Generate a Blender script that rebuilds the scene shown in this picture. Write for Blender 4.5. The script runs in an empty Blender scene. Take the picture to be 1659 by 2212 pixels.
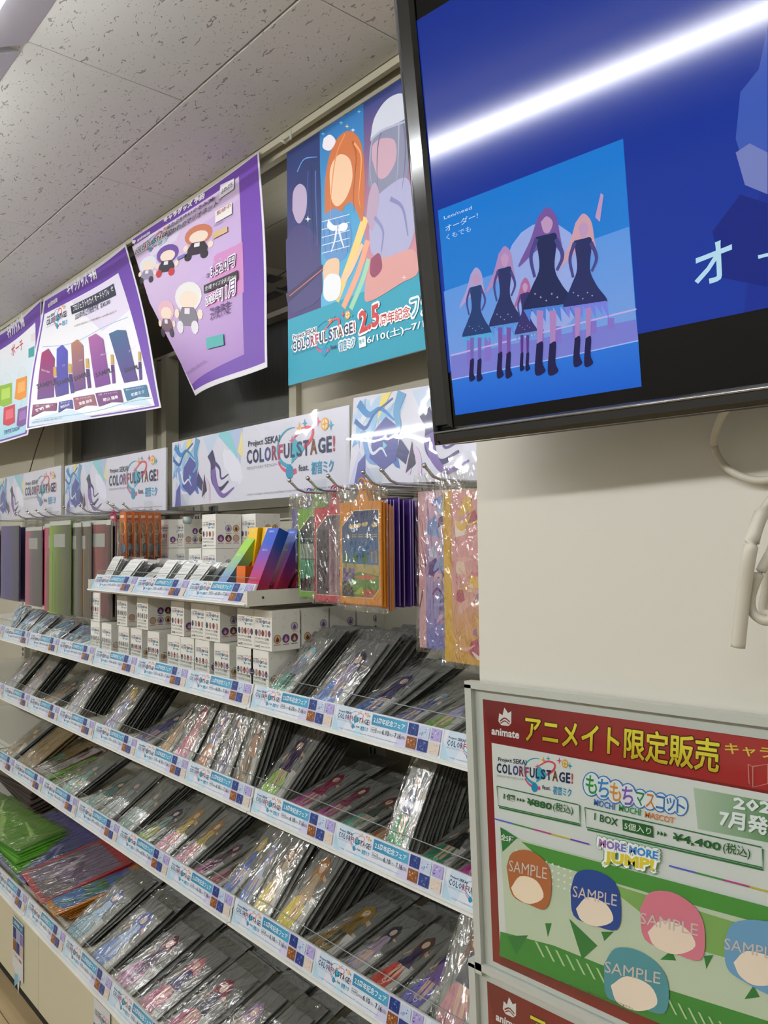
import bpy, math, random
import numpy as np
from mathutils import Matrix, Vector, Euler
from mathutils.geometry import tessellate_polygon
random.seed(7)
SC = bpy.context.scene
# ---------------------------------------------------------------- camera
FPX, CX, CY, EYE = 1750.0, 829.5, 1106.0, 1.5
YAW, PITCH, ROLL = 0.85289, 0.035872, 0.010511
_c, _s = math.cos, math.sin
FWD = np.array([-_s(YAW)*_c(PITCH), _c(YAW)*_c(PITCH), _s(PITCH)])
_r0 = np.array([_c(YAW), _s(YAW), 0.0]); _u0 = np.cross(_r0, FWD)
RGT = _c(ROLL)*_r0 - _s(ROLL)*_u0
UPV = _s(ROLL)*_r0 + _c(ROLL)*_u0
cam = bpy.data.cameras.new('camera'); camo = bpy.data.objects.new('camera', cam)
SC.collection.objects.link(camo); SC.camera = camo
cam.sensor_fit = 'VERTICAL'; cam.sensor_height = 36.0; cam.lens = 36.0*FPX/2212.0
cam.clip_start = 0.02; cam.clip_end = 60
camo.matrix_world = Matrix(((RGT[0], UPV[0], -FWD[0], 0), (RGT[1], UPV[1], -FWD[1], 0), (RGT[2], UPV[2], -FWD[2], EYE), (0, 0, 0, 1)))
# ---------------------------------------------------------------- world, exposure
W = bpy.data.worlds.new('world'); SC.world = W; W.use_nodes = True
W.node_tree.nodes['Background'].inputs[0].default_value = (0.9, 0.95, 1, 1)
W.node_tree.nodes['Background'].inputs[1].default_value = 0.05
SC.view_settings.view_transform = 'Standard'; SC.view_settings.look = 'None'
SC.view_settings.gamma = 1.0; SC.view_settings.use_curve_mapping = False
SC.view_settings.exposure = 0.0
LAMP = 30.0
SC.cycles.transparent_max_bounces = 16
SC.cycles.max_bounces = 5
SC.cycles.use_light_tree = False
SC.cycles.diffuse_bounces = 3
SC.cycles.glossy_bounces = 3
SC.cycles.use_adaptive_sampling = True
SC.cycles.adaptive_threshold = .03
SC.cycles.sample_clamp_indirect = 4.0

# ---------------------------------------------------------------- measuring helpers
CAM = np.array([0.0, 0.0, EYE])
def ray(px, py): return (px-CX)*RGT - (py-CY)*UPV + FPX*FWD
def at(px, py, y):                       # point on the vertical plane y = const
    d = ray(px, py); return CAM + d*(y/d[1])
def xat(px, y, z):                       # x of a point with known depth and height
    k = RGT - (px-CX)/FPX*FWD
    return -(k[1]*y + k[2]*(z-EYE))/k[0]
def homog(quad, W_, H_):                 # photo quad (tl, tr, br, bl) -> sheet coordinates in metres
    dst = [(0, H_), (W_, H_), (W_, 0), (0, 0)]; A = []; b = []
    for (x, y), (u, v) in zip(quad, dst):
        A.append([x, y, 1, 0, 0, 0, -u*x, -u*y]); b.append(u)
        A.append([0, 0, 0, x, y, 1, -v*x, -v*y]); b.append(v)
    h = np.linalg.solve(np.array(A, float), np.array(b, float))
    def f(px, py):
        w = h[6]*px+h[7]*py+1
        return ((h[0]*px+h[1]*py+h[2])/w, (h[3]*px+h[4]*py+h[5])/w)
    return f

# ---------------------------------------------------------------- colours, materials
def lin(h):
    if not isinstance(h, str): return tuple(h)
    h = h.lstrip('#'); o = []
    for i in (0, 2, 4):
        c = int(h[i:i+2], 16)/255; o.append(c/12.92 if c <= .04045 else ((c+.055)/1.055)**2.4)
    return tuple(o)
def newmat(name):
    m = bpy.data.materials.new(name); m.use_nodes = True
    nt = m.node_tree; return m, nt, nt.nodes['Principled BSDF']
_mc = {}
def mat(col, rough=.5, metal=0.0, spec=.5, coat=0.0):
    k = (col, rough, metal, spec, coat)
    if k not in _mc:
        m, nt, p = newmat('surface_%d' % len(_mc))
        p.inputs['Base Color'].default_value = (*lin(col), 1); p.inputs['Roughness'].default_value = rough
        p.inputs['Metallic'].default_value = metal; p.inputs['Specular IOR Level'].default_value = spec
        p.inputs['Coat Weight'].default_value = coat; p.inputs['Coat Roughness'].default_value = .06
        n = nt.nodes.new('ShaderNodeTexNoise'); n.inputs['Scale'].default_value = 60
        mr = nt.nodes.new('ShaderNodeMapRange'); mr.inputs[3].default_value = max(rough-.05, .02); mr.inputs[4].default_value = min(rough+.05, 1)
        nt.links.new(n.outputs[0], mr.inputs[0]); nt.links.new(mr.outputs[0], p.inputs['Roughness'])
        _mc[k] = m
    return _mc[k]
def printmat(name, rough, coat=0.0, emit=0.0, dark=1.0):
    m, nt, p = newmat(name)
    a = nt.nodes.new('ShaderNodeVertexColor'); a.layer_name = 'Col'
    nt.links.new(a.outputs[0], p.inputs['Base Color'])
    p.inputs['Roughness'].default_value = rough
    p.inputs['Coat Weight'].default_value = coat; p.inputs['Coat Roughness'].default_value = .04
    if emit:
        g = nt.nodes.new('ShaderNodeVectorMath'); g.operation = 'SCALE'; g.inputs[3].default_value = .25
        nt.links.new(a.outputs[0], g.inputs[0]); nt.links.new(g.outputs[0], p.inputs['Base Color'])
        nt.links.new(a.outputs[0], p.inputs['Emission Color']); p.inputs['Emission Strength'].default_value = emit
    return m
PRINT = printmat('printed_paper', .5)
GLOSSY = printmat('glossy_print', .28, .25)
SCREEN = printmat('lit_screen', .085, .0, .62); SCREEN.node_tree.nodes['Principled BSDF'].inputs['Specular IOR Level'].default_value = .3
def film(name, fac, rough, scale, strength, tint=(1, 1, 1), stretch=(1, 1, 1), distort=1.5):
    m = bpy.data.materials.new(name); m.use_nodes = True; nt = m.node_tree; nt.nodes.clear()
    N = nt.nodes.new; L = nt.links.new
    out = N('ShaderNodeOutputMaterial'); mx = N('ShaderNodeMixShader'); tr = N('ShaderNodeBsdfTransparent'); gl = N('ShaderNodeBsdfGlossy')
    gl.inputs['Roughness'].default_value = rough; gl.inputs['Color'].default_value = (1, 1, .97, 1)
    tr.inputs['Color'].default_value = (*tint, 1)
    tc = N('ShaderNodeTexCoord'); mp = N('ShaderNodeMapping'); mp.inputs['Scale'].default_value = stretch
    oi = N('ShaderNodeObjectInfo'); ad = N('ShaderNodeVectorMath'); ad.operation = 'ADD'
    n = N('ShaderNodeTexNoise'); n.inputs['Scale'].default_value = scale; n.inputs['Detail'].default_value = 2.5
    n.inputs['Distortion'].default_value = distort
    b = N('ShaderNodeBump'); b.inputs['Strength'].default_value = strength; b.inputs['Distance'].default_value = .01
    sc = N('ShaderNodeVectorMath'); sc.operation = 'SCALE'; sc.inputs[3].default_value = 3.0
    L(oi.outputs['Location'], sc.inputs[0])
    L(tc.outputs['Object'], mp.inputs[0]); L(mp.outputs[0], ad.inputs[0]); L(sc.outputs[0], ad.inputs[1]); L(ad.outputs[0], n.inputs['Vector'])
    L(n.outputs[0], b.inputs['Height']); L(b.outputs[0], gl.inputs['Normal'])
    fr = N('ShaderNodeLayerWeight'); fr.inputs['Blend'].default_value = .5; L(b.outputs[0], fr.inputs['Normal'])
    pw_ = N('ShaderNodeMath'); pw_.operation = 'POWER'; pw_.inputs[1].default_value = 4.0; L(fr.outputs['Facing'], pw_.inputs[0])
    ma = N('ShaderNodeMath'); ma.operation = 'MULTIPLY_ADD'; ma.use_clamp = True; ma.inputs[1].default_value = .7; ma.inputs[2].default_value = fac; L(pw_.outputs[0], ma.inputs[0])
    L(ma.outputs[0], mx.inputs[0]); L(tr.outputs[0], mx.inputs[1]); L(gl.outputs[0], mx.inputs[2]); L(mx.outputs[0], out.inputs[0])
    return m
FILM = film('crinkled_clear_bag', .20, .12, 26, 1.0, (.96, .96, .95), (1.7, .6, 1))
def stacked_mat():
    m, nt, p = newmat('stacked_plastic'); N = nt.nodes.new; L = nt.links.new
    tc = N('ShaderNodeTexCoord'); n = N('ShaderNodeTexNoise'); n.inputs['Scale'].default_value = 30; n.inputs['Distortion'].default_value = 1.5; L(tc.outputs['Object'], n.inputs['Vector'])
    b = N('ShaderNodeBump'); b.inputs['Strength'].default_value = .8; b.inputs['Distance'].default_value = .01; L(n.outputs[0], b.inputs['Height']); L(b.outputs[0], p.inputs['Normal'])
    p.inputs['Base Color'].default_value = (*lin('#70716d'), 1); p.inputs['Roughness'].default_value = .2; return m
FILM_EDGE = stacked_mat()
BOARD = mat('#858785', .18, 0, .5, .3)
SLEEVE = film('clear_sleeve', .04, .03, 4.5, .16, (.98, .98, .98), (1, 1, 1), .6)
ACRYL = film('clear_acrylic', .022, .05, 3, .03, (.95, .97, .97))
CHROME = mat('#c9c9c9', .15, 1.0)
WHITE = mat('#e6e3d8', .45)
STEEL = mat('#d9d6c9', .38)

# ---------------------------------------------------------------- object helpers
COL = SC.collection
def link(o, parent=None, label=None, cat=None, group=None, kind=None):
    COL.objects.link(o)
    if parent is not None: o.parent = parent
    for k, v in (('label', label), ('category', cat), ('group', group), ('kind', kind)):
        if v: o[k] = v
    return o
def empty(name, loc=(0, 0, 0), rot=None, label=None, cat=None, group=None, kind=None):
    o = bpy.data.objects.new(name, None); o.empty_display_size = .02
    if isinstance(rot, Matrix): o.matrix_world = Matrix.Translation(loc) @ rot.to_4x4()
    else:
        o.location = loc
        if rot: o.rotation_euler = rot
    return link(o, None, label, cat, group, kind)
class MB:
    def __init__(s): s.v = []; s.f = []; s.sm = False
    def quad(s, a, b, c, d):
        n = len(s.v); s.v += [tuple(a), tuple(b), tuple(c), tuple(d)]; s.f.append((n, n+1, n+2, n+3)); return s
    def box(s, x0, x1, y0, y1, z0, z1, M=None):
        n = len(s.v); P = [(x, y, z) for x in (x0, x1) for y in (y0, y1) for z in (z0, z1)]
        if M is not None: P = [tuple(M @ Vector(p)) for p in P]
        s.v += P
        for q in ((0, 1, 3, 2), (4, 6, 7, 5), (0, 4, 5, 1), (2, 3, 7, 6), (0, 2, 6, 4), (1, 5, 7, 3)): s.f.append(tuple(n+i for i in q))
        return s
    def bbox(s, x0, x1, y0, y1, z0, z1, b=.002):    # bevelled box (chamfered in the x/z outline)
        pts = [(x0+b, z0), (x1-b, z0), (x1, z0+b), (x1, z1-b), (x1-b, z1), (x0+b, z1), (x0, z1-b), (x0, z0+b)]
        return s.prism(pts, y0, y1, lambda u, v, w: (u, w, v))
    def prism(s, pts, w0, w1, f=lambda u, v, w: (u, v, w)):
        n = len(s.v); k = len(pts)
        s.v += [f(u, v, w0) for u, v in pts] + [f(u, v, w1) for u, v in pts]
        s.f.append(tuple(range(n+k-1, n-1, -1))); s.f.append(tuple(range(n+k, n+2*k)))
        for i in range(k):
            j = (i+1) % k; s.f.append((n+i, n+j, n+k+j, n+k+i))
        return s
    def tube(s, pts, r, k=8):
        s.sm = True
        P = [Vector(p) for p in pts]; rings = []
        for i, p in enumerate(P):
            t = (P[min(i+1, len(P)-1)]-P[max(i-1, 0)]).normalized()
            a = t.cross(Vector((0, 0, 1)) if abs(t.z) < .9 else Vector((1, 0, 0))).normalized(); b = t.cross(a)
            rr = r[i] if isinstance(r, (list, tuple)) else r
            n = len(s.v); s.v += [tuple(p+(a*math.cos(q*2*math.pi/k)+b*math.sin(q*2*math.pi/k))*rr) for q in range(k)]; rings.append(n)
        for a, b in zip(rings, rings[1:]):
            for q in range(k): s.f.append((a+q, a+(q+1) % k, b+(q+1) % k, b+q))
        s.f.append(tuple(rings[0]+q for q in range(k-1, -1, -1))); s.f.append(tuple(rings[-1]+q for q in range(k)))
        return s
    def mesh(s, name, m):
        me = bpy.data.meshes.new(name); me.from_pydata(s.v, [], s.f); me.materials.append(m)
        if s.sm: me.polygons.foreach_set('use_smooth', [True]*len(me.polygons))
        me.update(); return me
    def build(s, name, m, parent=None, **k):
        return link(bpy.data.objects.new(name, s.mesh(name, m)), parent, **k)
def obj(name, me, parent=None, loc=None, rot=None, **k):
    o = bpy.data.objects.new(name, me)
    if loc is not None: o.location = loc
    if rot is not None: o.rotation_euler = rot
    return link(o, parent, **k)
def catmull(P, n=6):
    P = [np.array(p, float) for p in P]; P = [2*P[0]-P[1]] + P + [2*P[-1]-P[-2]]; out = []
    for i in range(1, len(P)-2):
        for j in range(n):
            t = j/n; a, b, c, d = P[i-1:i+3]
            out.append(.5*((2*b)+(-a+c)*t+(2*a-5*b+4*c-d)*t*t+(-a+3*b-3*c+d)*t**3))
    out.append(P[-2]); return out

# ---------------------------------------------------------------- flat print (lettering, pictures) as coloured triangles
_gc = {}
def glyphs(t, bold=0.0, res=2):
    if any(ord(c) > 0x3000 for c in t): bold = min(bold, .016)
    k = (t, bold, res)
    if k not in _gc:
        cu = bpy.data.curves.new('t', 'FONT'); cu.body = t; cu.size = 1; cu.resolution_u = res; cu.offset = bold; cu.fill_mode = 'FRONT'
        o = bpy.data.objects.new('t', cu); COL.objects.link(o)
        dg = bpy.context.evaluated_depsgraph_get(); me = o.evaluated_get(dg).to_mesh(); me.calc_loop_triangles()
        v = np.zeros(len(me.vertices)*3); me.vertices.foreach_get('co', v); v = v.reshape(-1, 3)[:, :2]
        f = np.zeros(len(me.loop_triangles)*3, int); me.loop_triangles.foreach_get('vertices', f)
        T = v[f].reshape(-1, 3, 2) if len(f) else np.zeros((0, 3, 2))
        o.evaluated_get(dg).to_mesh_clear(); bpy.data.objects.remove(o); bpy.data.curves.remove(cu)
        if len(T): T = T - T.reshape(-1, 2).min(0)
        _gc[k] = (T, T.reshape(-1, 2).max(0) if len(T) else np.array([1, 1]))
    return _gc[k]
def vgrad(c0, c1, y0, y1, ax=1):
    a, b = np.array(lin(c0)), np.array(lin(c1))
    return lambda p: a+(b-a)*min(max((p[ax]-y0)/(y1-y0), 0), 1)
class Art:
    def __init__(s, m=None): s.T = []; s.C = []; s.Z = []; s.m = m; s.L = 0; s.n = 0
    def up(s, n=1): s.L += n; return s
    def tri(s, T, col):
        T = np.asarray(T, float)
        if not len(T): return s
        if callable(col): C = np.array([[col(p) for p in t] for t in T])
        else: C = np.broadcast_to(np.array(lin(col)), (len(T), 3, 3))
        s.T.append(T); s.C.append(C); s.Z.append(np.full(len(T), s.L+s.n*.05)); s.n += 1; return s
    def pts(s, P): return [s.m(*p) for p in P] if s.m else P
    def poly(s, P, col, raw=False):
        if not raw: P = s.pts(P)
        V = [Vector((p[0], p[1], 0)) for p in P]
        return s.tri([[P[i] for i in t] for t in tessellate_polygon([V])], col)
    def rect(s, x0, y0, x1, y1, col, n=1):
        if callable(col): n = max(n, 6)
        for i in range(n):
            a = y0+(y1-y0)*i/n; b = y0+(y1-y0)*(i+1)/n; P = s.pts([(x0, a), (x1, a), (x1, b), (x0, b)])
            s.tri([[P[0], P[1], P[2]], [P[0], P[2], P[3]]], col)
        return s
    def ell(s, cx, cy, rx, ry, col, n=14, rot=0):
        c, q = math.cos(rot), math.sin(rot)
        return s.poly([(cx+rx*math.cos(t)*c-ry*math.sin(t)*q, cy+rx*math.cos(t)*q+ry*math.sin(t)*c) for t in [2*math.pi*i/n for i in range(n)]], col)
    def rib(s, P, w0, w1, col, n=6):
        P = catmull(s.pts(P), n); k = len(P)-1; Lp = []; Rp = []
        for i, p in enumerate(P):
            t = P[min(i+1, k)]-P[max(i-1, 0)]; t = t/(np.linalg.norm(t)+1e-9); nn = np.array([-t[1], t[0]])
            f = i/k; w = (w0+(w1-w0)*f) if not isinstance(w1, tuple) else w0*math.sin(math.pi*min(f*.9+.1, 1))
            Lp.append(p+nn*w/2); Rp.append(p-nn*w/2)
        T = []
        for i in range(k): T += [[Lp[i], Rp[i], Rp[i+1]], [Lp[i], Rp[i+1], Lp[i+1]]]
        return s.tri(T, col)
    def arc(s, cx, cy, r, a0, a1, w0, w1, col, n=10, ry=None):
        ry = ry or r
        return s.rib([(cx+r*math.cos(math.radians(a0+(a1-a0)*i/n)), cy+ry*math.sin(math.radians(a0+(a1-a0)*i/n))) for i in range(n+1)], w0, w1, col, 1)
    def star(s, cx, cy, r, col):
        return s.poly([(cx+(r if i % 2 == 0 else r*.28)*math.sin(i*math.pi/4), cy+(r if i % 2 == 0 else r*.28)*math.cos(i*math.pi/4)) for i in range(8)], col)
    def text(s, t, p0, p1, pt, col, bold=.012, res=2):   # baseline left, baseline right, top left
        T, ext = glyphs(t, bold, res)
        if not len(T): return s
        P = [np.array(p, float) for p in s.pts([p0, p1, pt])]
        U = T[..., 0:1]/ext[0]; V = T[..., 1:2]/ext[1]
        return s.tri(P[0]+U*(P[1]-P[0])+V*(P[2]-P[0]), col)
    def halo(s, t, p0, p1, pt, col, r, k=8, res=1):
        T, ext = glyphs(t, .0, res); P = [np.array(p, float) for p in s.pts([p0, p1, pt])]
        B = P[0]+T[..., 0:1]/ext[0]*(P[1]-P[0])+T[..., 1:2]/ext[1]*(P[2]-P[0])
        for i in range(k): s.tri(B+r*np.array([math.cos(2*math.pi*i/k), math.sin(2*math.pi*i/k)]), col)
        return s
    def tx(s, t, x, y, h, col, w=None, bold=.012, res=2, skew=0.0):
        T, ext = glyphs(t, bold, res); w = w or ext[0]/ext[1]*h
        return s.text(t, (x, y), (x+w, y), (x+skew*h, y+h), col, bold, res)
    def arrays(s):
        return np.concatenate(s.T), np.concatenate(s.C), np.concatenate(s.Z)
    def mesh(s, name, m, fn=None, sub=0.0, z0=.0003, dz=.00012):
        T, C, Z = s.arrays()
        if sub:
            for _ in range(9):
                E = np.linalg.norm(T-np.roll(T, -1, 1), axis=2); big = E.max(1) > sub
                if not big.any(): break
                k = E.argmax(1); keep = ~big; T2 = [T[keep]]; C2 = [C[keep]]; Z2 = [Z[keep]]
                for e in range(3):
                    q = big & (k == e)
                    if not q.any(): continue
                    a, b, c = T[q, e], T[q, (e+1) % 3], T[q, (e+2) % 3]; ca, cb, cc = C[q, e], C[q, (e+1) % 3], C[q, (e+2) % 3]
                    m_ = (a+b)/2; cm = (ca+cb)/2
                    T2 += [np.stack([a, m_, c], 1), np.stack([m_, b, c], 1)]; C2 += [np.stack([ca, cm, cc], 1), np.stack([cm, cb, cc], 1)]; Z2 += [Z[q], Z[q]]
                T, C, Z = np.concatenate(T2), np.concatenate(C2), np.concatenate(Z2)
        z = z0+Z*dz; V = np.concatenate([T, np.repeat(z, 3).reshape(-1, 3, 1)], 2).reshape(-1, 3)
        ar = (T[:, 1, 0]-T[:, 0, 0])*(T[:, 2, 1]-T[:, 0, 1])-(T[:, 1, 1]-T[:, 0, 1])*(T[:, 2, 0]-T[:, 0, 0])
        V = V.reshape(-1, 3, 3); C = np.array(C); fl = ar < 0; V[fl] = V[fl][:, ::-1]; C[fl] = C[fl][:, ::-1]; V = V.reshape(-1, 3)
        if fn is not None: V = fn(V)
        n = len(V)//3; me = bpy.data.meshes.new(name)
        me.vertices.add(len(V)); me.vertices.foreach_set('co', V.ravel())
        me.loops.add(len(V)); me.loops.foreach_set('vertex_index', np.arange(len(V)))
        me.polygons.add(n); me.polygons.foreach_set('loop_start', np.arange(n)*3); me.polygons.foreach_set('loop_total', np.full(n, 3))
        me.update(); me.validate()
        a = me.color_attributes.new('Col', 'FLOAT_COLOR', 'CORNER')
        a.data.foreach_set('color', np.concatenate([C.reshape(-1, 3), np.ones((len(V), 1))], 1).ravel())
        me.materials.append(m); return me
XZ = lambda V: np.stack([V[:, 0], -V[:, 2], V[:, 1]], 1)     # print standing up, facing -y
NAVY, CYAN, PINKL, GOLD = '#1c2a4d', '#2fa6c6', '#e0527c', '#eba83a'
def logo(a, x, y, w, light=False, small=False, halo=0):
    """the game-fair word mark: lettering, ring, note, swoosh and stars; w wide, about .5 w high"""
    def X(u): return x+u*w
    def Yv(v): return y+v*w*.72
    res = 1 if small else 2
    q = .6 if small else 1
    a.arc(X(.55), Yv(.27), .17*w, 80, 265, .006*w, .03*w*q, CYAN, 12, .125*w)
    a.arc(X(.55), Yv(.22), .17*w, 200, 285, .012*w*q, .035*w*q, PINKL, 7, .125*w)
    a.rib([(X(.56), Yv(.34)), (X(.68), Yv(.42)), (X(.77), Yv(.40)), (X(.76), Yv(.32)), (X(.68), Yv(.25))], .012*w*q, .028*w*q, '#e8485f', 4)
    a.poly([(X(.54), Yv(.12)), (X(.56), Yv(.36)), (X(.69), Yv(.24))], '#3fb3c9')
    a.ell(X(.52), Yv(.05), .045*w, .045*w, '#1d93c0', 12)
    a.star(X(.55), Yv(.33), .035*w, PINKL); a.star(X(.63), Yv(.43), .04*w, GOLD); a.star(X(.69), Yv(.46), .03*w, CYAN)
    a.star(X(.83), Yv(.45), .035*w, PINKL); a.ell(X(.9), Yv(.42), .04*w, .04*w, GOLD); a.star(X(.96), Yv(.40), .035*w, CYAN)
    a.up()
    if halo:
        for t_, u, v_, h_, w_ in (('COLORFUL', 0, .175, .098, .57), ('STAGE!', .62, .175, .098, .38), ('初音ミク', .755, 0, .085, .23), ('Project SEKAI', .02, .325, .05, .39)):
            a.halo(t_, (X(u), Yv(v_)), (X(u+w_), Yv(v_)), (X(u), Yv(v_)+h_*w), '#ffffff', .016*w)
        a.up()
    a.ell(X(.9), Yv(.42), .028*w, .028*w, '#f3ead0'); a.star(X(.9), Yv(.42), .04*w, GOLD)
    a.tx('Project', X(.02), Yv(.325), .05*w, NAVY, .19*w, .02, res); a.tx('SEKAI', X(.23), Yv(.335), .048*w, NAVY, .18*w, .02, res)
    cs = ['#22315c', '#22315c', '#2b3a6a', '#3d4a8a', '#8a3a5c', '#b8405f', '#2b3a6a', '#22315c', '#1f5a8a', '#2b3a6a', '#22315c', '#7a4a2c', '#22315c', '#22315c', '#c44458']
    T = 'COLORFUL STAGE!'; cx_ = .0
    wd = dict(zip('COLORFUSTAGEI!', [.075, .08, .055, .08, .07, .08, .055, .07, .065, .06, .07, .075, .055, .03, .02]))
    for ch, c in zip(T, cs):
        if ch == ' ': cx_ += .005; continue
        wv = {'C': .066, 'O': .075, 'L': .05, 'R': .064, 'F': .052, 'U': .066, 'S': .062, 'T': .06, 'A': .072, 'G': .074, 'E': .052, '!': .02}[ch]
        a.tx(ch, X(cx_), Yv(.175), .098*w, c, wv*w, .03 if w > .2 else .018, res); cx_ += wv+.012
    a.tx('プロジェクトセカイ カラフルステージ!', X(.0), Yv(.12), .022*w, NAVY, .42*w, .0, 1)
    a.tx('feat.', X(.62), Yv(.045), .042*w, NAVY, .11*w, .01, res)
    a.tx('初音ミク', X(.755), Yv(.0), .085*w, '#4fb4d8', .23*w, .035, res); a.up()
    a.tx('初音ミク', X(.76), Yv(.005), .076*w, '#2a8fbe', .22*w, .0, res)
    return a
def swirl_art(a, x0, y0, x1, y1, seed, pal):
    """generic abstract ribbons and facets in the colours of a printed picture"""
    r = random.Random(seed); w, h = x1-x0, y1-y0
    for i in range(9):
        sx, sy = x0+r.random()*w*.9, y0+r.random()*h*.8
        a.poly([(sx, sy), (sx+w*.1*r.uniform(.5, 1), sy+h*.15*r.uniform(-1, 1)), (sx+w*.04, sy+h*.2*r.random())], r.choice(pal[:3]))
    a.up()
    for i in range(14):
        sx, sy = x0+r.random()*w*.8, y0+r.uniform(.15, .85)*h; P = [(sx, sy)]
        for k in range(3):
            sx = min(max(sx+r.uniform(.03, .2)*w, x0+.02*w), x1-.02*w); sy = min(max(sy+r.uniform(-.35, .35)*h, y0+.06*h), y1-.06*h); P.append((sx, sy))
        a.rib(P, h*r.uniform(.05, .16), (0,), r.choice(pal), 4)
        if i % 5 == 4: a.up()
    return a

# ================================================================ SETTING
ZC = 2.755
# ceiling of mineral tiles
def ceiling_mat():
    m, nt, p = newmat('fissured_ceiling_tile'); N = nt.nodes.new; L = nt.links.new
    tc = N('ShaderNodeTexCoord'); mp = N('ShaderNodeMapping'); mp.inputs['Scale'].default_value = (.5, 1.1, 1); mp.inputs['Rotation'].default_value = (0, 0, .35)
    L(tc.outputs['Object'], mp.inputs[0])
    n = N('ShaderNodeTexNoise'); n.inputs['Scale'].default_value = 74; n.inputs['Detail'].default_value = .9; n.inputs['Distortion'].default_value = 1.2
    L(mp.outputs[0], n.inputs['Vector'])
    r = N('ShaderNodeValToRGB'); r.color_ramp.elements[0].position = .67; r.color_ramp.elements[1].position = .71
    L(n.outputs[0], r.inputs[0])
    v = N('ShaderNodeTexVoronoi'); v.inputs['Scale'].default_value = 75; L(tc.outputs['Object'], v.inputs['Vector'])
    r2 = N('ShaderNodeValToRGB'); r2.color_ramp.elements[0].position = .1; r2.color_ramp.elements[0].color = (1, 1, 1, 1); r2.color_ramp.elements[1].position = .16; r2.color_ramp.elements[1].color = (0, 0, 0, 1)
    L(v.outputs['Distance'], r2.inputs[0])
    mx = N('ShaderNodeMath'); mx.operation = 'MAXIMUM'; L(r.outputs[0], mx.inputs[0])
    k = N('ShaderNodeMath'); k.operation = 'MULTIPLY'; k.inputs[1].default_value = .45; L(r2.outputs[0], k.inputs[0]); L(k.outputs[0], mx.inputs[1])
    c = N('ShaderNodeMixRGB'); c.inputs[1].default_value = (*lin('#dbdbd5'), 1); c.inputs[2].default_value = (*lin('#a39e97'), 1)
    L(mx.outputs[0], c.inputs[0]); L(c.outputs[0], p.inputs['Base Color'])
    b = N('ShaderNodeBump'); b.invert = True; b.inputs['Strength'].default_value = .6; b.inputs['Distance'].default_value = .003
    L(mx.outputs[0], b.inputs['Height']); L(b.outputs[0], p.inputs['Normal']); p.inputs['Roughness'].default_value = .9
    return m
CEIL = ceiling_mat()
cl = MB().box(-6.6, 1.6, -3.5, 1.385, ZC+.012, ZC+.10).build('ceiling', mat('#8d8a83', .9), kind='structure')
TW, TD = 1.217, .606
def tile_mesh(d):
    g = .0012; c = .003; b = MB(); o = TW/2-g; e = d/2-g; z0 = ZC; z1 = ZC+.012
    P = [(-o, -e, z1), (o, -e, z1), (o, e, z1), (-o, e, z1), (-o, -e, z0+.002), (o, -e, z0+.002), (o, e, z0+.002), (-o, e, z0+.002),
         (-o+c, -e+c, z0), (o-c, -e+c, z0), (o-c, e-c, z0), (-o+c, e-c, z0)]
    b.v = P; b.f = [(0, 4, 5, 1), (1, 5, 6, 2), (2, 6, 7, 3), (3, 7, 4, 0), (4, 8, 9, 5), (5, 9, 10, 6), (6, 10, 11, 7), (7, 11, 8, 4), (8, 11, 10, 9)]
    return b.mesh('ceiling_tile', CEIL)
tm = tile_mesh(TD); tm_cut = tile_mesh(.318)
for r in range(9):
    if r == 0: yc, me, off = 1.065+.16, tm_cut, -1.470
    else: yc, me, off = 1.065-TD*(r-.5), tm, (-2.070 if r % 2 else -1.470)
    for k in range(-4, 3):
        xc = off+TW*(k+.5)
        if -6.6 < xc-TW/2 and xc+TW/2 < 1.8: obj('ceiling_tile', me, cl, (xc, yc, 0))
# window side: soffit rail, recess, window wall
MB().box(-6.6, 1.6, 1.385, 1.40, 2.735, 2.80).box(-6.6, 1.6, 1.425, 1.445, 2.725, 2.80).box(-6.6, 1.6, 1.40, 1.425, 2.775, 2.80).build('trim_1', mat('#cfc9b4', .45), kind='structure')
MB().box(-6.6, 1.6, 1.445, 1.49, 2.76, 2.80).build('trim_2', mat('#a8a18c', .6), kind='structure')
wallm = mat('#c2bca9', .6)
MB().box(-2.1, 1.6, 1.49, 1.62, 0, 2.76).box(-6.6, -4.28, 1.49, 1.62, 0, 2.76).box(-4.28, -2.1, 1.49, 1.62, 0, 1.5).build('wall_back', wallm, kind='structure')
# window 1: frame, dark lower panes with ribbed film, beige-grey upper panes
wf = mat('#aaa48f', .4, .2)
w1 = empty('window_1', (-3.2, 1.5, 1.5), kind='structure')
def wbox(name, m, *bs):
    b = MB()
    for q in bs: b.box(q[0]+3.2, q[1]+3.2, q[2]-1.5, q[3]-1.5, q[4]-1.5, q[5]-1.5)
    return b.build(name, m, w1)
wbox('window_frame', wf, (-4.28, -4.17, 1.47, 1.56, 1.5, 2.76), (-2.14, -2.10, 1.47, 1.56, 1.5, 2.76), (-4.28, -2.10, 1.47, 1.56, 1.46, 1.5))
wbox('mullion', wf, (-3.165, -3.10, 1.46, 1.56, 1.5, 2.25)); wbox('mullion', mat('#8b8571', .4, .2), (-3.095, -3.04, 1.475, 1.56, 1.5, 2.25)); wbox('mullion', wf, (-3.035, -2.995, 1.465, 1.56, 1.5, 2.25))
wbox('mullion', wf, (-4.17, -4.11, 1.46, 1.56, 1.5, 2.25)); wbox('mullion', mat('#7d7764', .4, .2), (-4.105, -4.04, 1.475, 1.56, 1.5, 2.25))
wbox('transom', wf, (-4.28, -2.10, 1.475, 1.56, 2.245, 2.262))
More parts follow.
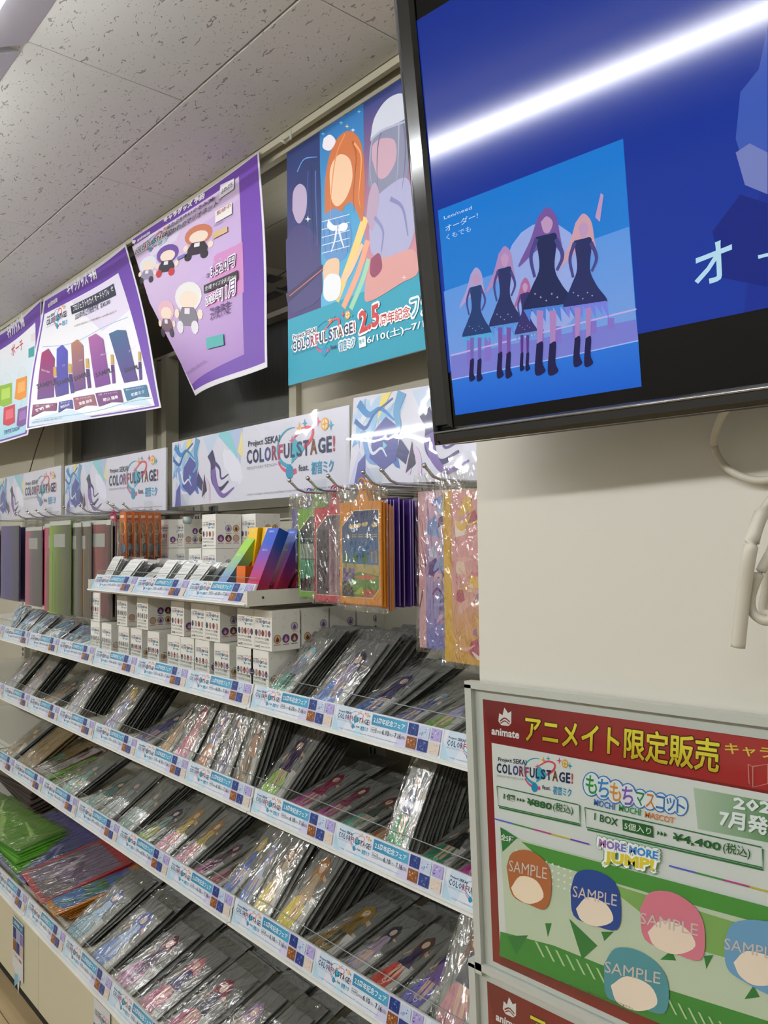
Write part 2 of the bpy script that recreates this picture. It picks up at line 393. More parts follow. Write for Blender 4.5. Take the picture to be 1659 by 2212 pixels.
def dark_mat():
    m, nt, p = newmat('dark_ribbed_window_film'); N = nt.nodes.new; L = nt.links.new
    tc = N('ShaderNodeTexCoord'); mp = N('ShaderNodeMapping'); mp.inputs['Scale'].default_value = (90, 1, 5); L(tc.outputs['Object'], mp.inputs[0])
    n = N('ShaderNodeTexNoise'); n.inputs['Scale'].default_value = 1.6; n.inputs['Detail'].default_value = 3; L(mp.outputs[0], n.inputs['Vector'])
    c = N('ShaderNodeMixRGB'); c.inputs[1].default_value = (*lin('#1d1e1e'), 1); c.inputs[2].default_value = (*lin('#45453f'), 1)
    L(n.outputs[0], c.inputs[0]); L(c.outputs[0], p.inputs['Base Color'])
    b = N('ShaderNodeBump'); b.inputs['Strength'].default_value = .4; b.inputs['Distance'].default_value = .002; L(n.outputs[0], b.inputs['Height']); L(b.outputs[0], p.inputs['Normal'])
    p.inputs['Roughness'].default_value = .45; return m
dk = dark_mat()
wbox('pane', dk, (-2.995, -2.14, 1.52, 1.526, 1.5, 2.245)); wbox('pane', dk, (-4.04, -3.165, 1.52, 1.526, 1.5, 2.245))
pn = MB(); pn.quad((-4.17+3.2, .024, .762), (-2.14+3.2, .024, .762), (-2.14+3.2, .024, 1.26), (-4.17+3.2, .024, 1.26)); pn.build('pane', ACRYL, w1)
# lit bay behind the upper panes: its ceiling, walls, an unseen lamp added to brighten it, and ceiling fittings
bay = mat('#a8a08e', .6)
cb2 = MB().box(-6.0, -.9, 1.60, 3.4, 2.80, 2.83).build('ceiling_upper_bay', bay, kind='structure'); cb2.name = 'ceiling.001'
MB().box(-6.0, -.9, 1.62, 1.765, 2.76, 2.80).build('ceiling_panel', bay, cb2); MB().box(-6.0, -.9, 1.769, 3.4, 2.76, 2.80).build('ceiling_panel', bay, cb2)
MB().box(-6.0, -.9, 1.54, 1.62, 2.76, 2.83).box(-6.0, -.9, 3.4, 3.5, 1.4, 2.83).box(-6.1, -6.0, 1.62, 3.5, 1.4, 2.83).box(-.9, -.8, 1.62, 3.5, 1.4, 2.83).box(-6.0, -.9, 1.62, 3.4, 1.3, 1.4).build('wall_bay', bay, kind='structure'); bpy.data.objects['wall_bay'].name = 'wall_outer'
q = at(0, 0, 1); 
def upz(px, py, z=2.76):
    d = ray(px, py); return CAM+d*((z-EYE)/d[2])
v = empty('ceiling_bracket', tuple(upz(590, 590)), label='beige bracket plate with dark square opening, high between the purple and large posters', cat='vent')
pl = MB(); pl.prism([(-.12, -.10), (-.04, -.05), (.05, -.12), (.07, .0), (.09, .10), (-.08, .10), (-.10, .0)], -.03, -.001, lambda u, v_, w: (u, v_, w)); pl.build('plate', mat('#a8a08c', .6), v)
MB().box(-.035, .05, -.05, .02, -.036, -.028).build('opening', mat('#141210', .6), v)
MB().tube([(.05, -.01, -.034), (.12, -.03, -.04), (.2, -.01, -.02)], .003, 5).build('wire', mat('#4a4538', .6), v)
for k, (px, py, w_) in enumerate(((580, 641, .20), (622, 617, .12))):
    p = upz(px, py); o = MB().box(-w_/2, w_/2, -.03, .03, -.006, -.0005).build('slot_grille', mat('#2a2721', .6)); o.location = p
    o['label'] = ('longer dark slot grille overhead, seen through the upper window between the posters', 'shorter dark slot grille overhead by the left edge of the large poster')[k]; o['category'] = 'vent'
# far walls, floor
MB().box(-6.7, -6.6, -3.6, 1.6, 0, 2.9).build('wall_left', mat('#cfcabb', .7), kind='structure')
MB().box(1.6, 1.7, -3.6, 1.6, 0, 2.9).build('wall_right', mat('#cfcabb', .7), kind='structure')
MB().box(-6.6, 1.6, -3.6, -3.5, 0, 2.9).build('wall_front', mat('#b9b4a8', .7), kind='structure')
def wood():
    m, nt, p = newmat('wood_floor'); N = nt.nodes.new; L = nt.links.new
    tc = N('ShaderNodeTexCoord'); mp = N('ShaderNodeMapping'); mp.inputs['Scale'].default_value = (1.2, 14, 1); L(tc.outputs['Object'], mp.inputs[0])
    n = N('ShaderNodeTexNoise'); n.inputs['Scale'].default_value = 3; n.inputs['Detail'].default_value = 5; L(mp.outputs[0], n.inputs['Vector'])
    c = N('ShaderNodeMixRGB'); c.inputs[1].default_value = (*lin('#93805f'), 1); c.inputs[2].default_value = (*lin('#c2ab82'), 1)
    L(n.outputs[0], c.inputs[0]); L(c.outputs[0], p.inputs['Base Color']); p.inputs['Roughness'].default_value = .4; return m
fl = MB().box(-6.6, 1.6, -3.5, 1.5, -.05, .095).build('floor', mat('#4a3a28', .8), kind='structure')
wd = wood(); pm = MB().box(-.598, .598, -.0735, .0735, .095, .1).mesh('floor_plank', wd)
for r in range(14):
    for k in range(6): obj('floor_plank', pm, fl, (-6+.6+1.2*k+(.6 if r % 2 else 0), .83-.15*r, 0))

# ---------------------------------------------------------------- lamps (inverted-V strip fittings, tubes along x)
def tube_mat(name, st):
    lm = bpy.data.materials.new(name); lm.use_nodes = True; lm.node_tree.nodes.clear()
    _e = lm.node_tree.nodes.new('ShaderNodeEmission'); _e.inputs[0].default_value = (.985, 1.0, 1.01, 1); _e.inputs[1].default_value = st
    _o = lm.node_tree.nodes.new('ShaderNodeOutputMaterial'); lm.node_tree.links.new(_e.outputs[0], _o.inputs[0]); return lm
LM1, LM2 = tube_mat('lit_tube', LAMP*.82), tube_mat('lit_tube_bright', LAMP*3.3)
def lamp(x, y, label, L=.61, lm=None):
    t = empty('ceiling_lamp', (x, y, ZC), label=label, cat='ceiling lamp')
    MB().prism([(-.165, -.001), (.165, -.001), (.05, -.062), (-.05, -.062)], -L, L, lambda u, v_, w: (w, u, v_)).build('housing', mat('#d9d9de', .35), t)
    MB().tube([(-L+.025, 0, -.088), (L-.025, 0, -.088)], .018, 6).build('tube', lm, t)
    MB().box(-L, -L+.025, -.03, .03, -.112, -.06).box(L-.025, L, -.03, .03, -.112, -.06).build('socket', mat('#e8e8e8', .4), t)
for k in range(5): lamp(-5.25+k*1.26, .475, 'white strip lamp over the shelving aisle, %s from the left' % ('first', 'second', 'third', 'fourth', 'fifth')[k], .61, LM1)
lamp(-4.9, -1.75, 'long white strip lamp over the aisle behind the camera, far end', 1.2, LM2); lamp(-1.2, -1.75, 'long white strip lamp over the aisle behind the camera, mirrored in the television', 2.4, LM2)

BAYFILL = tube_mat('added_bay_tube', LAMP*1.5); t_ = len(bpy.data.objects)
lamp(-1.9, 1.95, 'added white strip lamp brightening the bay beyond the window, hidden behind the large poster', .61, BAYFILL)  # added out of view to lighten the gap between the posters

# ================================================================ GONDOLA SHELVING
BX = [-4.23, -3.34, -2.44, -1.545, -.66]
gon = empty('shelving_unit', (-2.4, 1.33, .17), label='long beige metal display shelving with slotted uprights along the window wall', cat='shelving')
def part(b, name, m, o=gon):
    L = o.matrix_world.translation if o is not gon else Vector((-2.4, 1.33, .17))
    b.v = [(p[0]-L[0], p[1]-L[1], p[2]-L[2]) for p in b.v]; return b.build(name, m, o)
backm = mat('#c9c5b4', .5)
for i in range(4):
    part(MB().box(BX[i]+.02, BX[i+1]-.02, 1.33, 1.345, .3, 1.60), 'back_panel', backm)
    part(MB().box(BX[i]+.02, BX[i+1]-.02, 1.315, 1.35, 1.602, 1.635), 'top_rail', STEEL)
    part(MB().box(BX[i]+.02, BX[i+1]-.02, 1.318, 1.35, 1.565, 1.585), 'top_rail', STEEL)
for i in range(5):
    up_ = part(MB().box(BX[i]-.02, BX[i]+.02, 1.305, 1.35, .17, 1.64), 'upright', STEEL)
    b = MB()
    for k in range(52):
        for dx in (-.010, .006): b.box(BX[i]+dx-.0+2.4, BX[i]+dx+.004+2.4, 1.3035-1.33, 1.305-1.33, .30+k*.025-.17, .315+k*.025-.17)
    s = b.build('slots', mat('#23211c', .8), up_); s['kind'] = 'stuff'
# plain partition panel between bays on the right (big beige cupboard side) -- the smooth front panel
MB().box(-.655, 1.5, .72, 1.33, .1, 2.755).build('wall_right_pillar', mat('#dbd8cc', .42), kind='structure')
bpy.data.objects['wall_right_pillar'].name = 'trim_3'
ROWS = {'A': (.955, 1.137, 'top long shelf'), 'B': (.955, .912, 'second shelf'), 'C': (.905, .690, 'third shelf'), 'D': (.762, .447, 'lowest shelf')}
BAY = ['far left bay', 'left bay', 'middle bay', 'right bay']
# price-rail insert card
def fair_card():
    a = Art(); W_, H_ = .2975, .047
    a.rect(0, 0, W_, H_, '#e6e8f2'); a.up()
    a.poly([(0, 0), (.03, 0), (.05, H_), (.012, H_)], '#d2e0f0'); a.poly([(.18, 0), (.26, 0), (.235, H_), (.2, H_)], '#d9d2ec'); a.poly([(.0, .0), (.02, .0), (.0, .03)], '#bcd8ea')
    a.poly([(.06, 0), (.1, 0), (.075, .018)], '#cfe6f2')
    a.up()
    logo(a, .010, .011, .097, small=True)
    a.rect(.112, .026, .207, .0445, vgrad('#2f86b0', '#4aa6cc', .112, .207, 0)); a.up()
    a.tx('2.5周年記念フェア', .117, .030, .0105, '#ffffff', .085, .012, 2)
    a.rect(.113, .0135, .128, .0215, '#3a3f66'); a.up(); a.rect(.1136, .0141, .1274, .0209, '#eceff6'); a.up()
    a.tx('開催期間', .1145, .0155, .004, NAVY, .012, 0, 1)
    a.tx('2023.', .1305, .0145, .0038, NAVY, .014, 0, 1); a.tx('6.10', .145, .0135, .0085, NAVY, .0185, .01); a.tx('(土)~', .1645, .0135, .006, NAVY, .0135, 0, 1)
    a.tx('7.16', .1785, .0135, .0085, NAVY, .017, .01); a.tx('(日)', .1965, .0135, .006, NAVY, .0105, 0, 1)
    a.tx('© SEGA  © Colorful Palette Inc. / © Crypton Future Media, INC. www.piapro.net  All rights reserved.', .02, .004, .003, '#5a6078', .17, 0, 1)
    r = random.Random(3); pals = [['#16307a', '#2f6fd0', '#0d1c4a', '#6fa8e8'], ['#c9d3ea', '#8f9fd0', '#ffffff', '#5a6fb0'], ['#b9a8dc', '#6a5ab8', '#e6dcf4', '#3a3a86'],
                                  ['#8a4a1c', '#d09040', '#3a1c0c', '#f0c880'], ['#22347e', '#4a62b8', '#12204e', '#8aa0e0'], ['#e4cfc0', '#f0e6dc', '#c8a8a0', '#b0a8c0']]
    for i in range(6):
        cx = .2115+(i % 3)*.0285; cy = .0255 if i < 3 else .003; w, h = .0245, .0195; P = pals[i]
        a.rect(cx, cy, cx+w, cy+h, P[0]); a.up()
        for k in range(18):
            x, y = cx+r.uniform(.05, .8)*w, cy+r.uniform(.1, .8)*h; a.poly([(x, y), (x+r.uniform(.0, .2)*w, y+r.uniform(-.1, .2)*h), (x+r.uniform(-.1, .15)*w, y+r.uniform(.05, .2)*h)], P[1+k % 3])
        a.L -= 1
    return a.mesh('label_card', PRINT, XZ)
CARD = fair_card()
TILT = math.radians(-14)
def price_rail(sh, x0, x1, tilt, lip=.02, h=.055):
    """white rail at the front edge of a shelf: channel, clear lip and the inserted cards (all parts of the shelf)"""
    L = x1-x0
    r = MB().box(0, L, -.001, .004, 0, h-.004).box(0, L, -.010, .004, -.004, 0).build('price_rail', mat('#e2e0da', .35), sh); r.rotation_euler = (tilt, 0, 0)
    l = MB().quad((.002, -.006, 0), (L-.002, -.006, 0), (L-.002, -.006, h+lip), (.002, -.006, h+lip)).build('clear_lip', ACRYL, sh); l.rotation_euler = (tilt, 0, 0)
    MB().tube([(.002, -.006, h+lip), (L-.002, -.006, h+lip)], .0008, 4).build('lip_edge', mat('#9aa3a3', .2), l)
    pitch = (L-.003)/3
    for k in range(3):
        c = obj('label_card', CARD, sh, Matrix.Rotation(tilt, 3, 'X') @ Vector((.002+k*pitch, -.0015, .0035)), (tilt, 0, 0)); c.scale = ((pitch-.0006)/.2975, 1, 1)
for rk, (yf, zb, rn) in ROWS.items():
    for i in range(4):
        x0, x1 = BX[i]+.0, BX[i+1]-.004
        sh = empty('shelf', (x0, yf, zb), label='white metal %s of the %s, with card rail' % (rn, BAY[i]), cat='shelf', group='display shelves')
        d = 1.325-yf
        MB().box(0, x1-x0, .018, d, .018, .028).box(0, x1-x0, .012, .022, 0, .02).box(0, .004, .004, d, -.006, .028).box(x1-x0-.004, x1-x0, .004, d, -.006, .028).build('shelf_board', STEEL, sh)
        price_rail(sh, x0, x1, TILT)
# short upper shelf of the middle bay
us = empty('shelf', (-2.436, .945, 1.362), label='short white upper shelf in the middle bay with a tilted card rail', cat='shelf')
MB().box(0, .90, .03, .38, .022, .032).box(0, .90, .014, .03, -.002, .012).build('shelf_board', STEEL, us)
for q in (0, .9): MB().box(q-.003, q+.003, -.005, .38, -.002, .032).build('bracket', mat('#dcd9cc', .35), us)
MB().tube([(.903, .035, .016), (.9045, .035, .016)], .0028, 10).build('rivet', mat('#3a3934', .5), us)
price_rail(us, -2.436, -1.537, math.radians(-26), .008)
# base cabinet
cb = empty('base_cabinet', (-2.4, .8, .17), label='smooth beige base cabinet under the lowest shelf, standing on a dark plinth', cat='cabinet')
for i in range(4):
    part(MB().bbox(BX[i]+.001, BX[i+1]-.001, .80, 1.32, .17, .44, .002), 'front_board', mat('#cfc9ae', .45), cb) if False else None
for i in range(4):
    b = MB().bbox(BX[i]+.001, BX[i+1]-.001, .80, 1.30, .17, .44, .0015); b.v = [(p[0]+2.4, p[1]-.8, p[2]-.17) for p in b.v]; b.build('cabinet_body', mat('#cfc9ae', .45), cb)
b = MB().box(-4.2, -.67, .83, 1.28, .1, .17); b.v = [(p[0]+2.4, p[1]-.8, p[2]-.17) for p in b.v]; b.build('plinth', mat('#15120e', .7), cb)
# hanging signs on the cabinet
def hang_sign(pts, label, top):
    p = at(*pts[0], .797); q = at(*pts[1], .797); w, h = .10, .22
    a = Art(); a.poly([(0, h), (w, h), (w, .05), (w*.7, .05), (w*.55, 0), (w*.4, .05), (0, .07)], '#d6d8dc'); a.up()
    y = h-.045
    if top: logo(a, .006, y-.005, .088); a.up(); y -= .012
    a.rect(0, y-.026 if top else h-.03, w, y-.004 if top else h-.005, '#2a6f98'); a.up()
    yb = y-.026 if top else h-.03
    a.tx('2.5周年記念フェア', .008, yb+.007, .011, '#ffffff', .084)
    pal = ['#1f3070', '#9fa8c8', '#8070b0', '#80502a', '#2a3878', '#c8b4a8']
    for i in range(6): a.rect(.004+(i % 3)*.032, yb-.036-(i//3)*.036, .034+(i % 3)*.032, yb-.002-(i//3)*.036, pal[i])
    a.tx('プレゼント実施中', .01, yb-.09, .01, '#b03a3a', .08, .01)
    a.poly([(.02, .01), (.06, .04), (.05, .06), (.02, .05)], '#7fb8d8')
    o = obj('hanging_sign', a.mesh('hanging_sign', PRINT, XZ), None, (p[0], .797, p[2]-h), label=label, cat='sign')
hang_sign(((28, 1975), (30, 2100)), 'small paper fair sign hung on the beige cabinet, farther one at the lower left', False)
hang_sign(((203, 2152), (30, 2100)), 'small paper sign with the fair word mark on the cabinet front, nearer one', True)

# ================================================================ HEADER BOARDS
def header_art():
    a = Art(); W_, H_ = .905, .205
    a.rect(0, 0, W_, H_, '#dfdfee'); a.up()
    a.poly([(.28, .205), (.42, .205), (.40, .12)], '#8ed3de'); a.poly([(.36, .205), (.43, .205), (.415, .10)], '#b6c6ec'); a.poly([(.2, .2), (.3, .205), (.24, .14)], '#c8d8f0')
    a.poly([(0, .0), (.1, 0), (.03, .08)], '#c9cdf0'); a.poly([(.40, .14), (.425, .205), (.43, .12)], '#f0e3a0')
    swirl_art(a, .0, .02, .18, .2, 5, ['#6f9fdc', '#8fc4ec', '#b6d3f2', '#3f74c0', '#4a5aa8', '#dfe9fa']); a.up()
    a.poly([(.07, .06), (.12, .03), (.16, .05), (.17, .12), (.12, .15), (.08, .12)], '#4a50a0'); a.poly([(.16, .06), (.21, .03), (.22, .05), (.17, .10)], '#2c3470')
    a.poly([(.02, 0), (.06, 0), (.055, .07), (.03, .05)], '#4a50a0'); a.poly([(.09, .14), (.135, .205), (.10, .2)], '#f2dd6a'); a.up()
    a.rib([(.02, .19), (.06, .16), (.10, .17), (.15, .14)], .02, .004, '#2f86c8'); a.rib([(.01, .15), (.05, .13), (.08, .16), (.14, .19)], .012, .004, '#1f5fa8')
    a.rib([(.17, .2), (.155, .16), (.165, .12), (.14, .1)], .03, .006, '#5aa0d0'); a.rib([(.06, .11), (.08, .07), (.11, .08), (.13, .06)], .01, .003, '#e8eefc')
    a.rib([(.245, .15), (.262, .12), (.262, .07), (.30, .04), (.35, .06)], .035, .006, '#2d2c62'); a.rib([(.26, .10), (.28, .05), (.32, .02), (.38, .04)], .03, .004, '#7a5fae')
    a.rib([(.27, .12), (.30, .10), (.31, .07), (.35, .08)], .012, .003, '#463e80'); a.rib([(.20, .02), (.215, .07), (.235, .05), (.24, .01)], .02, .01, '#e2cdea')
    a.poly([(.195, .02), (.21, .09), (.225, .04)], '#2a2a4c'); a.poly([(.115, .075), (.13, .085), (.115, .095)], '#7fd0e0'); a.up()
    logo(a, .45, .050, .40)
    a.tx('© SEGA / © Craft Egg Inc. Developed by Colorful Palette / © Crypton Future Media, INC. www.piapro.net  piapro  All rights reserved.', .45, .012, .007, '#70707c', .43, 0, 1)
    return a.mesh('printed_board', GLOSSY, XZ, z0=.0022)
HA = header_art()
def header(x, y, z, label, rot=(0, 0, 0)):
    t = empty('header_board', (x, y, z), rot, label=label, cat='sign board', group='header boards over the shelving')
    MB().bbox(0, .905, -.001, .003, 0, .205, .001).build('board', mat('#dedede', .5), t)
    obj('printed_sheet', HA, t)
    n, k = 22, 6; b = MB(); b.sm = True
    for j in range(k+1):
        for i in range(n+1):
            u, v_ = i/n, j/k; b.v.append((-.006+u*.917, -.007-.0045*math.sin(u*9+v_*2)*math.sin(math.pi*v_)-.002*math.sin(u*23+3*v_), -.006+v_*.217))
    for j in range(k):
        for i in range(n): q = j*(n+1)+i; b.f.append((q, q+1, q+n+2, q+n+1))
    b.build('clear_sleeve', SLEEVE, t)
    for cx_ in (.10, .80):
        MB().box(cx_-.03, cx_+.03, -.016, -.013, -.03, .035).box(cx_-.028, cx_+.028, -.016, .012, -.032, -.026).build('acrylic_holder', ACRYL, t)
        MB().tube([(cx_, -.012, -.045), (cx_, .008, -.045)], .012, 10).build('clamp_knob', mat('#b8c4c2', .2), t)
for i, (x, y, z, rot) in enumerate(((-4.28, 1.19, 1.62, (0, 0, 0)), (-3.335, 1.19, 1.614, (0, .01, 0)), (-2.385, 1.19, 1.616, (0, 0, 0)), (-1.478, 1.185, 1.632, (math.radians(-3), .035, 0)))):
    header(x, y, z, 'white header board with blue picture, %s' % ('leftmost, cut by the photo edge', 'second from the left, with bright glare', 'third from the left, over the white boxes', 'rightmost, tilted, partly behind the screen')[i], rot)

# ================================================================ POSTERS
def curved(quad3, Wd, Hd, amp, wav, ph):
    TL, TR, BR, BL = [np.array(p, float) for p in quad3]
    def fn(V):
        u = V[:, 0]/Wd; v_ = V[:, 1]/Hd
        uu = u[:, None]; vv = v_[:, None]
        P = (TL*(1-uu)+TR*uu)*vv+(BL*(1-uu)+BR*uu)*(1-vv)
        b = amp*np.sin(u*wav+ph)*(1-.55*v_)+amp*.4*np.sin(v_*5+u*2)
        P[:, 1] -= b+V[:, 2]; P[:, 2] += -.012*np.sin(u*math.pi)*v_
        return P
    return fn
def poster(label, quad3, art, Wd, Hd, amp=.02, wav=5.0, ph=0.0, mat_=PRINT):
    fn = curved(quad3, Wd, Hd, amp, wav, ph); n, k = 24, 18
    t = empty('hanging_poster', tuple(np.mean(quad3, 0)), label=label, cat='poster', group='purple posters hung from the ceiling edge')
    c = np.mean(quad3, 0); g = lambda V: fn(V)-c
    V = np.array([(i/n*Wd, j/k*Hd, -.0004) for j in range(k+1) for i in range(n+1)]); V2 = V.copy(); V2[:, 2] = .0
    b = MB(); b.sm = True; b.v = [tuple(p) for p in g(V)]+[tuple(p) for p in g(V2)]; o = len(V)
    for j in range(k):
        for i in range(n):
            q = j*(n+1)+i; b.f += [(q, q+n+1, q+n+2, q+1), (o+q, o+q+1, o+q+n+2, o+q+n+1)]
    b.build('sheet', mat('#d8d4dc', .5), t)
    obj('print', art.mesh('print', mat_, g, sub=.035, z0=.0014, dz=.0003), t)
    for u in (.08, .92):
        p = g(np.array([[u*Wd, Hd, 0]]))[0]; MB().tube([(p[0], p[1]+.004, p[2]-.02), (p[0], p[1]+.006, p[2]+.004), (p[0]+.004, p[1]+.012, p[2]+.03)], .003, 6).build('clip', mat('#dcd9d0', .3), t)
    return t
PUR, PURD = '#6a3fa6', '#58328f'
def PQ(px, py, y): return at(px, py, y)
# --- right purple poster (plush dolls -> plain rounded stand-ins)
q1 = [(283, 515), (558, 327), (572, 792), (425, 855)]; W1, H1 = .96, .80
a = Art(homog(q1, W1, H1))
a.poly(q1, '#e6e2ea'); a.up(); a.poly([(287, 519), (555, 334), (568, 788), (427, 849)], vgrad('#6a3fa6', '#7446b0', 0, .8)); a.up()
a.poly([(290, 548), (519, 397), (533, 786), (424, 843), (352, 718)], vgrad('#a983c4', '#d9c4e4', .1, .6)); a.up()
a.poly([(330, 520), (420, 470), (400, 560), (345, 600)], '#dcd2ea'); a.poly([(430, 540), (520, 480), (525, 600), (440, 690)], '#cbb2de'); a.poly([(480, 620), (528, 600), (532, 700), (470, 730)], '#cf8fc4'); a.up()
a.text('animate', (302, 535), (333, 514), (301, 521), '#ffffff', .03); a.ell(293, 531, 5, 7, '#ffffff')
a.halo('キャラグッズ 予約', (365, 485), (450, 432), (362, 465), '#ffffff', .0022)
def doll(a, cx, cy, s, hair, dress, shoe='#2a2430', skin='#f0dccb', lean=0.0):
    """plain soft-toy stand-in: rounded head, small body, four stubby limbs"""
    a.ell(cx, cy, s*.62, s*.72, hair, 16, lean); a.up(); a.ell(cx+s*.03, cy+s*.16, s*.42, s*.42, skin, 14); a.poly([(cx-s*.4, cy+s*.9), (cx-s*.25, cy+s*.5), (cx+s*.3, cy+s*.5), (cx+s*.48, cy+s*.9), (cx+s*.45, cy+s*1.25), (cx-s*.4, cy+s*1.3)], dress)
    a.ell(cx-s*.35, cy+s*1.35, s*.17, s*.26, shoe, 10); a.ell(cx+s*.35, cy+s*1.3, s*.17, s*.26, shoe, 10); a.ell(cx-s*.5, cy+s*.8, s*.12, s*.22, skin, 8); a.ell(cx+s*.58, cy+s*.78, s*.12, s*.22, skin, 8); a.up()
    a.rect(cx-s*.12, cy+s*.55, cx+s*.12, cy+s*.8, '#e8e2ea'); a.L -= 2
doll(a, 341, 618, 34, '#dfe2ea', '#8f8aa4'); doll(a, 385, 596, 40, '#6a4a9c', '#2c2634', '#c02c3c'); doll(a, 446, 556, 44, '#c8785c', '#2c2630'); doll(a, 391, 735, 30, '#e2b4c4', '#6a4a5c'); doll(a, 437, 706, 42, '#e8e6e4', '#77727e', '#e4e0e6')
a.up(3)
lg = Art(); logo(lg, 0, 0, 1.0); lgh = Art(); logo(lgh, 0, 0, 1.0, halo=1)
def logo_px(a, p0, p1, pt, lg=lg):       # the word mark laid on three photo points
    P = [np.array(p, float) for p in a.pts([p0, p1, pt])]; T, C, Z = lg.arrays(); T = P[0]+T[..., 0:1]*(P[1]-P[0])+T[..., 1:2]/.36*(P[2]-P[0])
    a.T.append(T); a.C.append(C); a.Z.append(Z+a.L+a.n*.05)
    a.L += int(Z.max())+1
logo_px(a, (306, 603), (380, 556), (303, 545), lgh)
a.text('ふわぷち', (378, 517), (410, 497), (377, 499), '#3a2a50', .03); a.text('ぬいぐるみ(M)', (412, 496), (474, 458), (411, 478), '#3a2a50', .03)
a.text('“囚われのマリオネット”', (377, 546), (486, 478), (376, 525), '#4a3c5c', .01)
a.poly([(484, 405), (512, 400), (512, 440), (484, 458)], '#ece6ee'); a.poly([(478, 497), (509, 485), (510, 520), (479, 535)], '#f0ece8'); a.up()
a.text('ふわぷち', (487, 445), (509, 430), (487, 425), '#2a2230', .03); a.text('監修中', (481, 513), (507, 500), (481, 499), '#a03a3c', .01)
a.text('※画像は監修中のサンプルです', (477, 545), (513, 528), (477, 540), '#50455c', 0, 1)
a.poly([(410, 612), (425, 605), (426, 613), (411, 621)], '#7a78b8'); a.poly([(476, 563), (502, 553), (503, 568), (477, 580)], '#d8b888'); a.poly([(473, 775), (502, 765), (503, 780), (474, 790)], '#4aa8a8')
a.text('各', (470, 672), (476, 669), (470, 662), '#5a3a70', .02); a.halo('3,520円', (478, 672), (517, 652), (477, 648), '#ffffff', .005); a.up(); a.text('3,520円', (478, 672), (517, 652), (477, 648), '#55306e')
a.poly([(467, 686), (523, 660), (524, 678), (468, 702)], '#2c2832'); a.up(); a.text('全5種 サイズ:全長 約20cm', (470, 697), (521, 675), (470, 688), '#f4f0f4', .0, 1)
a.halo('2023年', (473, 725), (497, 711), (472, 706), '#ffffff', .005); a.halo('11月', (499, 716), (520, 703), (498, 690), '#ffffff', .006); a.up()
a.text('2023年', (473, 725), (497, 711), (472, 706), '#6a3a80', .0); a.text('11月', (499, 716), (520, 703), (498, 690), '#6a3a80', .0)
a.text('発売予定', (480, 748), (512, 734), (480, 728), '#5a3070', .03)
a.text('©SEGA ©Colorful Palette Inc. ©Crypton Future Media', (424, 832), (470, 808), (424, 828), '#5a4a70', 0, 1)
poster('purple-bordered pre-order poster of dolls, right one, its lower left corner curled back', [at(283, 515, 1.375), at(558, 327, 1.375), at(572, 792, 1.30), at(425, 855, 1.40)], a, W1, H1, .015, 4.5, .3)
# --- middle purple poster (boxes of scent)
q2 = [(95, 645), (270, 525), (342, 880), (65, 930)]
a = Art(homog(q2, W1, H1))
a.poly(q2, '#e9e6ee'); a.up(); a.poly([(98, 649), (268, 531), (337, 876), (68, 925)], '#6a3fa6'); a.up()
a.poly([(98, 672), (246, 576), (325, 873), (72, 922)], '#f0eff4'); a.up(); a.poly([(150, 640), (246, 576), (262, 640), (205, 690)], '#e4dcf0'); a.poly([(240, 870), (290, 840), (318, 872)], '#cfe4f0'); a.poly([(75, 905), (150, 880), (190, 905), (75, 922)], '#cfe0ee')
a.rib([(98, 735), (150, 722), (210, 680), (258, 655)], .003, .003, '#7fb8d0'); a.rib([(84, 905), (180, 890), (260, 862), (318, 850)], .003, .003, '#7fb8d0'); a.up()
a.text('animate', (105, 660), (124, 645), (105, 650), '#ffffff', .03); a.halo('キャラグッズ 予約', (144, 630), (203, 591), (143, 612), '#ffffff', .0022)
logo_px(a, (105, 707), (144, 683), (103, 668))
a.poly([(149, 649), (234, 596), (237, 616), (151, 664)], '#2b2f45'); a.up(); a.text('プロジェクトセカイ オードトワレ', (154, 658), (225, 616), (153, 647), '#ffffff', .01); a.text('セ', (227, 612), (233, 608), (227, 603), '#ffffff', 0)
a.text('2023年9月上旬発売予定', (157, 674), (201, 647), (157, 662), '#33304a', .01); a.text('各¥3,300', (204, 646), (224, 634), (204, 636), '#33304a', .01)
a.text('※1回お会計につき各種お一人様1点まで', (155, 688), (236, 648), (155, 684), '#8a7a50', 0, 1)
bxs = [((92, 853), (122, 847), (123, 757), (99, 747), '#a03468', '#5a2a7a'), ((129, 846), (148, 838), (145, 738), (126, 736), '#5a5cc0', '#3a2a86'), ((158, 833), (178, 824), (172, 724), (151, 722), '#c89060', '#5a2a7a'), ((196, 822), (224, 811), (208, 706), (181, 706), '#c87fb0', '#6a2a86'), ((252, 808), (282, 800), (253, 683), (219, 694), '#2f9a9a', '#4a2a80')]
for k, (bl, br, tr, tl, ct, cb_) in enumerate(bxs):
    a.poly([bl, br, tr, ((tl[0]+tr[0])/2, tl[1]-10), tl], vgrad(cb_, ct, .2+.03*k, .42+.03*k)); x0, y0 = br[0]+4, br[1]
    a.poly([(x0, y0), (x0+6, y0-2), (x0+2, y0-48), (x0-4, y0-47)], vgrad(cb_, ct, .25, .4)); a.poly([(x0-4, y0-49), (x0+2, y0-51), (x0, y0-72), (x0-5, y0-71)], '#c8a050')
    a.up(); a.text('SAMPLE', (bl[0]+1, bl[1]-25), (br[0]+8, br[1]-32), (bl[0]-1, bl[1]-36), '#2c1c3c', .03); a.text('SEKAI SCENT', (bl[0]+8, tl[1]+38), (br[0]-6, tr[1]+34), (bl[0]+8, tl[1]+34), '#e8dcee', 0, 1); a.L -= 1
a.up(2)
